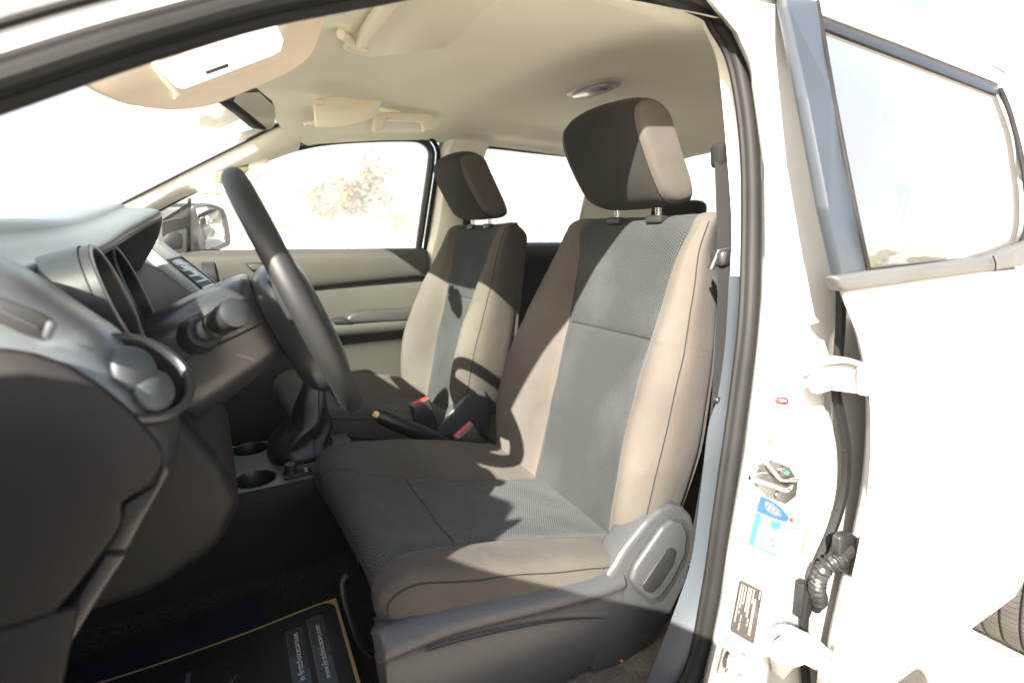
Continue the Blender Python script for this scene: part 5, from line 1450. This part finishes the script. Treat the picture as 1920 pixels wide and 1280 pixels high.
tree(690, 95, 14.5, 13.0, 'pale dusty tree beyond the passenger window, widest of the row', seed=1)
tree(615, 105, 12.5, 8.0, 'slim pale tree left of the widest tree beyond the passenger window', seed=2, dens=900)
tree(745, 120, 8.6, 10.0, 'low pale tree right of the widest tree, by the window pillar', seed=3, dens=900)
tree(560, 140, 8.0, 9.0, 'low distant tree seen beside the steering wheel rim', seed=4, dens=700)
tree(40, 150, 9.5, 20.0, 'broad far tree seen through the windshield above the dashboard', seed=5, dens=1200)
tree(1010, 130, 7.0, 11.0, 'low distant tree through the far rear window', seed=6, dens=700)
tree(0, 0, 4.6, 2.4, 'olive tree mirrored in the rear door glass, nearer the window pillar', leaf=LEAFG, dens=2600, seed=7, pos=V((28.0, -13.6, 0)), trunk=.1)
tree(0, 0, 4.1, 2.0, 'smaller olive tree mirrored in the rear door glass, farther from the window pillar', leaf=LEAFG, dens=2600, seed=8, pos=V((29.5, -12.4, 0)), trunk=.1)
# kerb beyond the passenger door
d = CF+CR*((690-960)/FPX); d.z = 0; d.normalize(); kc_ = V((CAM.x, CAM.y, 0))+d*24
bm = nb(); box(bm, kc_+V((0, 0, .06)), (9, .3, .16), .02); kb = obj('kerb', bm, mat('kerb_concrete', (.40, .36, .28), .9, bump=.4, bscale=20, dist=.01), kind='structure')

# ------------------------------------------------------------------ dusty air
hm = bpy.data.materials.new('dusty_air'); hm.use_nodes = True; nt = hm.node_tree; nt.nodes.clear()
ou = nt.nodes.new('ShaderNodeOutputMaterial'); pv_ = nt.nodes.new('ShaderNodeVolumePrincipled'); pv_.inputs['Density'].default_value = .0032; pv_.inputs['Color'].default_value = (.97, .96, .93, 1); pv_.inputs['Anisotropy'].default_value = .3
nt.links.new(pv_.outputs[0], ou.inputs['Volume'])
bm = nb(); box(bm, (0, 0, 5), (804, 804, 12), 0); hz = obj('haze', bm, hm, kind='stuff', auto=0)

# ------------------------------------------------------------------ light
SD = V((-.605, -.43, .455)).normalized()          # towards the sun
el = math.asin(SD.z); azs = math.atan2(SD.x, SD.y)
w = bpy.data.worlds.new('World'); SC.world = w; w.use_nodes = True
nt = w.node_tree; bg = nt.nodes['Background']; sk_ = nt.nodes.new('ShaderNodeTexSky'); sk_.sky_type = 'NISHITA'; sk_.sun_disc = False
sk_.sun_elevation = el; sk_.sun_rotation = azs; sk_.dust_density = 4.0; sk_.air_density = 1.0; sk_.ozone_density = 1.0
nt.links.new(sk_.outputs[0], bg.inputs[0]); bg.inputs[1].default_value = .06
sl_ = bpy.data.lights.new('sun', 'SUN'); sl_.energy = 5.0; sl_.angle = math.radians(.5); sl_.color = (1, .92, .815)
so = bpy.data.objects.new('sun', sl_); COL.objects.link(so); so.rotation_euler = SD.to_track_quat('Z', 'Y').to_euler(); so.location = (0, 0, 30)

cd = bpy.data.cameras.new('camera'); co = bpy.data.objects.new('camera', cd); COL.objects.link(co)
cd.sensor_width = 36; cd.lens = FPX/1920*36; cd.clip_start = .02; cd.clip_end = 3000
cd.dof.use_dof = True; cd.dof.focus_distance = 1.05; cd.dof.aperture_fstop = 3.2
co.matrix_world = Matrix(((CR.x, CU.x, -CF.x, CAM.x), (CR.y, CU.y, -CF.y, CAM.y), (CR.z, CU.z, -CF.z, CAM.z), (0, 0, 0, 1)))
SC.camera = co
SC.view_settings.view_transform = 'Standard'; SC.view_settings.look = 'None'; SC.view_settings.gamma = 1; SC.view_settings.exposure = 2.9
SC.render.engine = 'CYCLES'
SC.cycles.use_denoising = True
SC.cycles.max_bounces = 12; SC.cycles.diffuse_bounces = 8; SC.cycles.transparent_max_bounces = 16
SC.cycles.sample_clamp_indirect = 8
SC.cycles.caustics_reflective = False; SC.cycles.caustics_refractive = False
